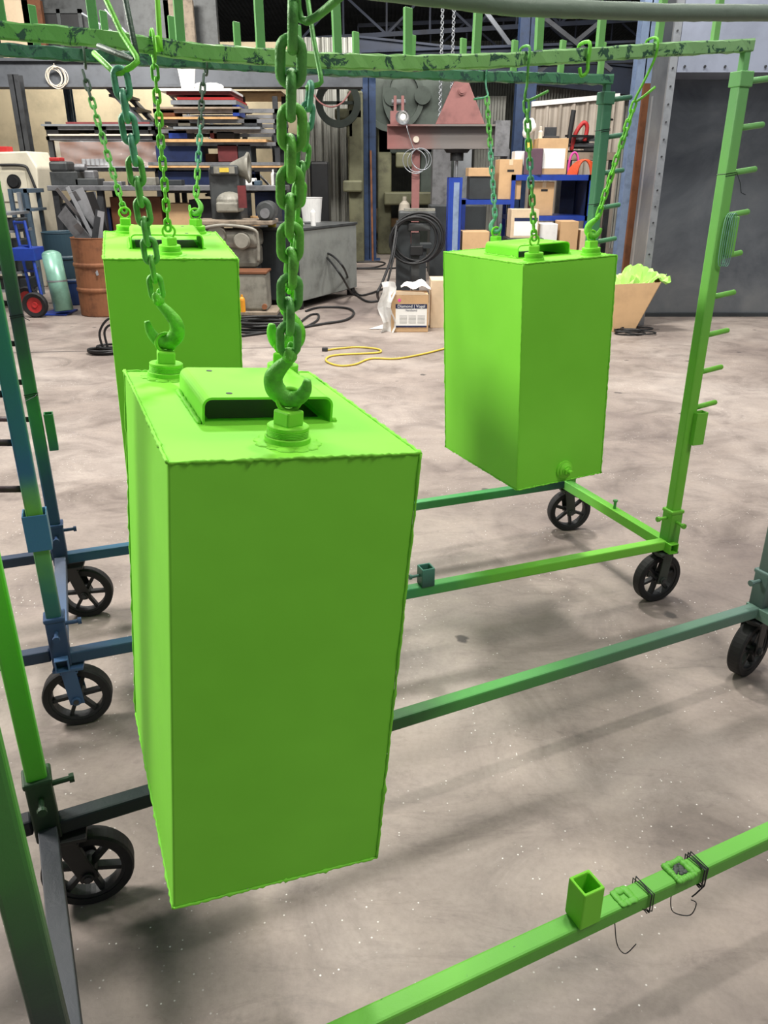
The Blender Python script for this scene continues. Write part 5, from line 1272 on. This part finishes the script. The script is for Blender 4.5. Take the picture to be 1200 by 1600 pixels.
# ---- blue pillar lift and the blue shelf cart
p = at(708, 400, 10.85); zt4 = at(708, 277, 10.85).z
lift = thing('lift_post', 'bright blue lift pillar right of the cable stand', 'pillar', (p.x, 10.85, 0))
hw = (at(719, 300, 10.85).x-at(698, 300, 10.85).x)/2
MB().b2(-hw, hw, 0, .03, 0, zt4).b2(-hw, -hw+.03, 0, .25, 0, zt4).b2(hw-.03, hw, 0, .25, 0, zt4).b2(-hw, hw, .22, .25, 0, zt4).build('column', 'blue', lift, bevel=.004)
MB().b2(-hw-.1, hw+.1, -.1, .35, 0, .015).build('base_plate', 'blue', lift); MB().b2(-.02, hw*.6, -.004, 0, zt4*.15, zt4*.96).build('pale_strip', 'col_light', lift)  # paler vertical strip on the pillar's front face
Yc = 11.3; bx0 = at(830, 300, Yc).x
bc = thing('shelf_trolley', 'blue open steel shelf trolley stacked with cartons', 'trolley', (bx0, Yc, 0))
def T(px, py): p = at(px, py, Yc); return p.x-bx0, p.z
xL, zm = T(722, 312); xR, zT = T(926, 273); xM, _ = T(800, 280); zB = T(900, 345)[1]; D = .75
for x in (xM, xR-.05):
    for y in (0, D-.05): MB().b2(x, x+.05, y, y+.05, 0, zT).build('upright', 'blue', bc)
for y in (0, D-.05): MB().b2(xL, xL+.05, y, y+.05, 0, zm).build('upright', 'blue', bc)
MB().b2(xM, xR, 0, D, zT-.07, zT).build('top_shelf', 'blue', bc); MB().b2(xL, xM, 0, D, zm-.06, zm).build('side_shelf', 'blue', bc)
MB().b2(xM, xR, 0, D, zB, zB+.06).build('middle_shelf', 'blue', bc); MB().b2(xR-.05, xR-.03, 0, D, zB, zT).b2(xR-.25, xR-.05, D-.02, D, zB, zT).build('end_panel', 'blue_dark', bc)
MB().b2(xL, xR, 0, D, .15, .2).build('bottom_shelf', 'blue_dark', bc)
zTa, zMa, zBa = zT+.002, zm+.002, zB+.062
carton('large tan carton with hand slot on the side shelf of the blue trolley', 778, 817, 249, 307, Yc+.05, .45, 'cardboard', zMa, slot=(0, .72))
bx, _, _ = pbox('battery_charger', None, None, 733, 768, 276, 307, Yc+.02, .4, 'dark_cab', z0=zMa); tag(bx, 'dark cased charger wrapped in brown card left on the side shelf', 'charger')
zz = bx.location.z; m = MB(); q0, q1 = at(731, 265, Yc), at(769, 265, Yc); carton('small open carton around the top of the dark charger', 732, 769, 262, 276, Yc, .42, 'cardboard', at(750, 276, Yc+.02).z+.003, tape=False)
ct2, c2w, c2h = carton('big carton with white paper sheet on top of the blue trolley', 838, 889, 216, 272, Yc+.05, .4, 'cardboard', zTa, tape=False)
lab(ct2, -c2w*.42, c2w*.42, c2h*.17, c2h*.72, 'paper', name='paper_sheet')
bx, b_w, b_h = pbox('paint_box', None, None, 818, 848, 232, 272, Yc-.0, .2, 'plumtape', z0=zTa, yaw=-18); tag(bx, 'dark plum coloured box leaning against the big carton', 'box'); 
carton('white carton with lid at the left end of the trolley top', 803, 820, 236, 272, Yc+.15, .3, 'white', zTa, tape=False)
carton('upright tan carton with hand slot on the middle shelf', 831, 867, 284, 338, Yc+.08, .4, 'cardboard', zBa, slot=(.02, .75))
bx, b_w, b_h = carton('pale carton with white label and slots standing in front of the trolley', 797, 843, 328, 372, Yc-.55, .36, 'cardboard_pale', None, tape=False)
lab(bx, -b_w*.38, b_w*.46, b_h*.08, b_h*.6, 'paper'); lab(bx, -b_w*.38, b_w*.46, b_h*.6, b_h*.72, 'blue_dark', -.003, 'label_band')
MB().b2(-b_w/2, b_w/2, 0, .36, b_h, b_h+.004).build('flap', 'cardboard_pale', bx)
zz = bx.location.z
pbox('floor_crate', 'dark crate on the floor under the pale labelled carton', 'crate', 790, 850, 372, 420, Yc-.6, .45, 'dark_cab', z0=0)[0].scale.z = 1
cr = [o for o in bpy.data.objects if o.name.startswith('floor_crate')][0]
h_now = max(v.co.z for v in cr.data.vertices); cr.scale.z = (zz-.001)/h_now
for i, (x0, x1, y0, y1, mat, lb_) in enumerate([(842, 872, 350, 380, 'white', 'white carton low beside the blue trolley front'), (874, 905, 346, 380, 'cardboard', 'brown carton with black bracket below the trolley'), (722, 765, 362, 390, 'cardboard', 'low open carton behind the right tank, by the blue pillar'), (905, 925, 360, 395, 'cardboard_pale', 'pale carton at the right foot of the trolley')]):
    carton(lb_, x0, x1, y0, y1, Yc-.45, .38, mat, 0.0, tape=False)
# small goods on the cartons
c0 = ct2.location; zc0 = c0.z+c2h
m = MB(); m.b2(-.1, .1, -.05, .1, 0, .03).b2(-.08, .08, .06, .09, .03, .14); o = m.build('label_printer', 'dark_steel', bevel=.004); o.location = (at(866, 210, Yc).x, Yc+.2, zc0+.001); tag(o, 'dark small device on top of the big carton', 'device')
m = MB(); m.lathe([(0, 0), (.05, 0), (.05, .1), (.03, .13), (0, .14)], seg=18); o = m.build('yellow_tub', 'yellow'); o.location = (at(834, 220, Yc).x, Yc+.3, zTa+.0); o.scale = (1, 1, 3.2); tag(o, 'tall yellow tub behind the plum box on the trolley', 'tub')
m = MB()
for i in range(10): m.sph((random.uniform(-.06, .06), random.uniform(-.05, .05), .05+random.uniform(0, .14)), .05, (1, 1, 1.3), 8)
o = m.build('plastic_bag', 'white', smooth=True); o.location = (at(834, 200, Yc).x, Yc+.3, zTa+.45); tag(o, 'clear plastic bag bunched on the yellow tub', 'bag')
m = MB(); m.lathe([(0, 0), (.03, 0), (.03, .08), (.015, .1), (.02, .14), (0, .15)], seg=16); o = m.build('small_bottle', 'ivory'); o.location = (at(849, 212, Yc).x, Yc+.22, zc0+.001); tag(o, 'small cream bottle on the left of the big carton', 'bottle')
# wall bench behind trolley at right with tools
zb_ = at(930, 238, 12.4).z
wb = thing('workbench', 'dark workbench with tool clutter in front of the cream panel', 'bench', (at(925, 240, 12.4).x, 12.4, 0)); wx = wb.location.x
wx0, wx1 = at(888, 240, 12.4).x-wx, at(962, 240, 12.4).x-wx
MB().b2(wx0, wx1, 0, .7, zb_-.1, zb_).build('bench_top', 'wood_grey', wb)
for x in (wx0, wx1-.07): MB().b2(x, x+.07, .02, .09, 0, zb_-.1).build('leg', 'dark_steel', wb); MB().b2(x, x+.07, .6, .67, 0, zb_-.1).build('leg', 'dark_steel', wb)
rn = random.Random(8)
for i in range(9):
    m = MB(); a = rn.uniform(-.4, .4); Lk = rn.uniform(.25, .6); m.b2(-Lk/2, Lk/2, -.03, .03, 0, .03); o = m.build('steel_bar', ['dark_steel', 'steel', 'black'][i % 3]); o.location = (at(918+rn.uniform(-14, 18), 230, 12.4).x, 12.55+rn.random()*.2, zb_+.002+.031*i*.8); o.rotation_euler = (0, 0, a)
    tag(o, 'short dark steel bars heaped on the workbench right of the big carton', 'bar', 'bars on the workbench')
m = MB(); m.cyl((0, 0, 0), (.03, 0, .12), .02); m.sph((.03, 0, .14), .035); m.cyl((.03, 0, .14), (.06, 0, .42), .035, seg=14); o = m.build('grease_gun', 'black'); o.location = (at(888, 222, 12.4).x, 12.5, zb_+.12); o.location.z = zb_+.001; o.scale = (1, 1, 1.3); tag(o, 'black upright grease gun on the workbench', 'tool')
m = MB(); m.tube(curve_pts([(0, 0, .0), (.04, 0, .22), (.14, 0, .36), (.2, 0, .3), (.18, 0, .12)], 5), .03, 8); o = m.build('hand_grinder', 'red', smooth=True); o.location = (at(898, 228, 12.4).x, 12.6, zb_+.03); tag(o, 'red handled tool with a curled lead on the workbench', 'tool')
m = MB(); P = [at(927, 270, 12.3), at(931, 225, 12.3), at(938, 200, 12.4), at(948, 188, 12.5), at(957, 187, 12.6)]; P[0].z = .02; o = MB().tube([q-P[0] for q in curve_pts(P, 6)], .015, 7).build('air_hose', 'black', smooth=True); o.location = P[0]; tag(o, 'black hose arching up before the cream corrugated panel', 'hose')
# orange hose hank and pink
m = MB()
for k in range(7):
    w0 = .12+.022*k; m.tube(curve_pts([(-w0, k*.012, -.95+.05*k), (-w0, k*.01, -.3), (-w0*.7, k*.01, .0), (0, 0, .1), (w0*.7, k*.01, .0), (w0*1.05, k*.01, -.3), (w0*.95, k*.01, -.9+.04*k)], 5), .015, 7)
o = m.build('air_hose', 'orange', smooth=True); o.location = (at(913, 262, 12.2).x, 12.2, at(913, 262, 12.2).z); tag(o, 'thick hank of orange hose hanging from the workbench', 'hose')
m = MB()
for k in range(3): m.tube([(.07*math.cos(a), k*.012, .2*math.sin(a)) for a in [2*PI*i/24 for i in range(24)]], .014, 7, True)
o = m.build('pink_hose', 'pink', smooth=True); o.location = at(896, 262, 12.28); tag(o, 'small coil of pink hose left of the orange hose', 'hose')
# cream corrugated panel
x0p, x1p = at(828, 200, 14.0).x, at(962, 200, 14.0).x; z0p, z1p_l, z1p_r = 0, at(828, 163, 14.0).z, at(955, 150, 14.0).z
m = MB(); x = x0p
while x < x1p-.01:
    k = (x-x0p)/(x1p-x0p); zt5 = z1p_l+(z1p_r-z1p_l)*k
    m.prism([(x, 14.0), (x+.03, 13.965), (x+.06, 13.965), (x+.08, 14.0), (x+.21, 14.0), (x+.21, 14.03), (x, 14.03)], 0, zt5, 'xy'); x += .21
cpn = m.build('corrugated_panel', 'corr_cream'); tag(cpn, 'cream corrugated screen panel with pale top trim behind the trolley', 'panel')
m = MB(); m.bar((x0p, 13.98, z1p_l), (x1p, 13.98, z1p_r), .08, .07); m.build('top_trim', 'white', cpn)
# darker inner wall above it
m = MB(); p0_, p1_ = at(815, 300, 19).x, at(1010, 300, 19).x; m.b2(p0_, p1_, 19, 19.2, 0, at(900, 125, 19).z); struct('wall_inner', m, 'corr_grey')
m = MB(); p0_, p1_ = at(755, 300, 17).x, at(805, 300, 17).x; m.b2(p0_, p1_, 19, 19.2, 0, at(780, 150, 19).z); struct('wall_inner_left', m, 'corr_grey')

# ---- cardboard carton with green bag near booth
g = at(988, 500, 8.5); g.z = 0
cg = thing('cardboard_box', 'tall open carton tilted against the booth, holding a green bag', 'box', (g.x-.12, g.y, .0), R(-10), 'cardboard cartons')
hgt = at(990, 440, g.y).z; w2 = .24
m = MB(); t = .006
pts = [(-w2, 0), (w2*.6, 0), (w2*1.5, hgt), (-w2*1.05, hgt*.92)]
m.prism(pts, 0, t).prism(pts, .34-t, .34); m.bar((pts[1][0], .17, 0), (pts[2][0], .17, hgt), .34, t, up=(0, 0, 1)) if False else m.prism([(pts[1][0]-t, 0), (pts[1][0], 0), (pts[2][0], hgt), (pts[2][0]-t, hgt)], 0, .34)
m.prism([(pts[0][0], 0), (pts[0][0]+t, 0), (pts[3][0]+t, hgt*.92), (pts[3][0], hgt*.92)], 0, .34); m.b2(-w2, w2*.6, 0, .34, 0, t)
m.build('carton', 'cardboard', cg)
m = MB(); rn = random.Random(4)
m.sheet(lambda u, v: Vector((-.2+.62*u+.05*math.sin(7*v), .03+.28*v, hgt*.82+.15*math.sin(3.1*u)*math.sin(3*v)+.03*math.sin(17*u+9*v)+rn.uniform(-.03, .03)+.10*u)), 20, 12)
o = m.build('green_bag', 'bag', thick=.003); o.location = cg.location; o.rotation_euler = cg.rotation_euler; tag(o, 'crumpled lime green plastic bag in the carton by the booth', 'bag')
coil('cable_heap', 'thin grey cable heap on the floor at the booth corner', 'cable', (ground(985, 520).x, ground(985, 520).y, 0), .16, 5, .008, 'cable', 'xy', .6, .05, 9, 'black cables')
m = MB(); q0 = at(968, 395, 9.6); 
for k in range(4): 
    P = curve_pts([(0, 0, 0), (.03+.05*k, 0, .5), (-.1+.06*k, 0, .62), (-.16+.03*k, 0, .4)], 5); m.tube(P, .006, 6)
o = m.build('loose_wires', 'white', smooth=True); o.location = (q0.x+.05, 9.9, at(968, 420, 9.9).z); o.scale = (.7, 1, .7)
bpy.data.objects.remove(o)
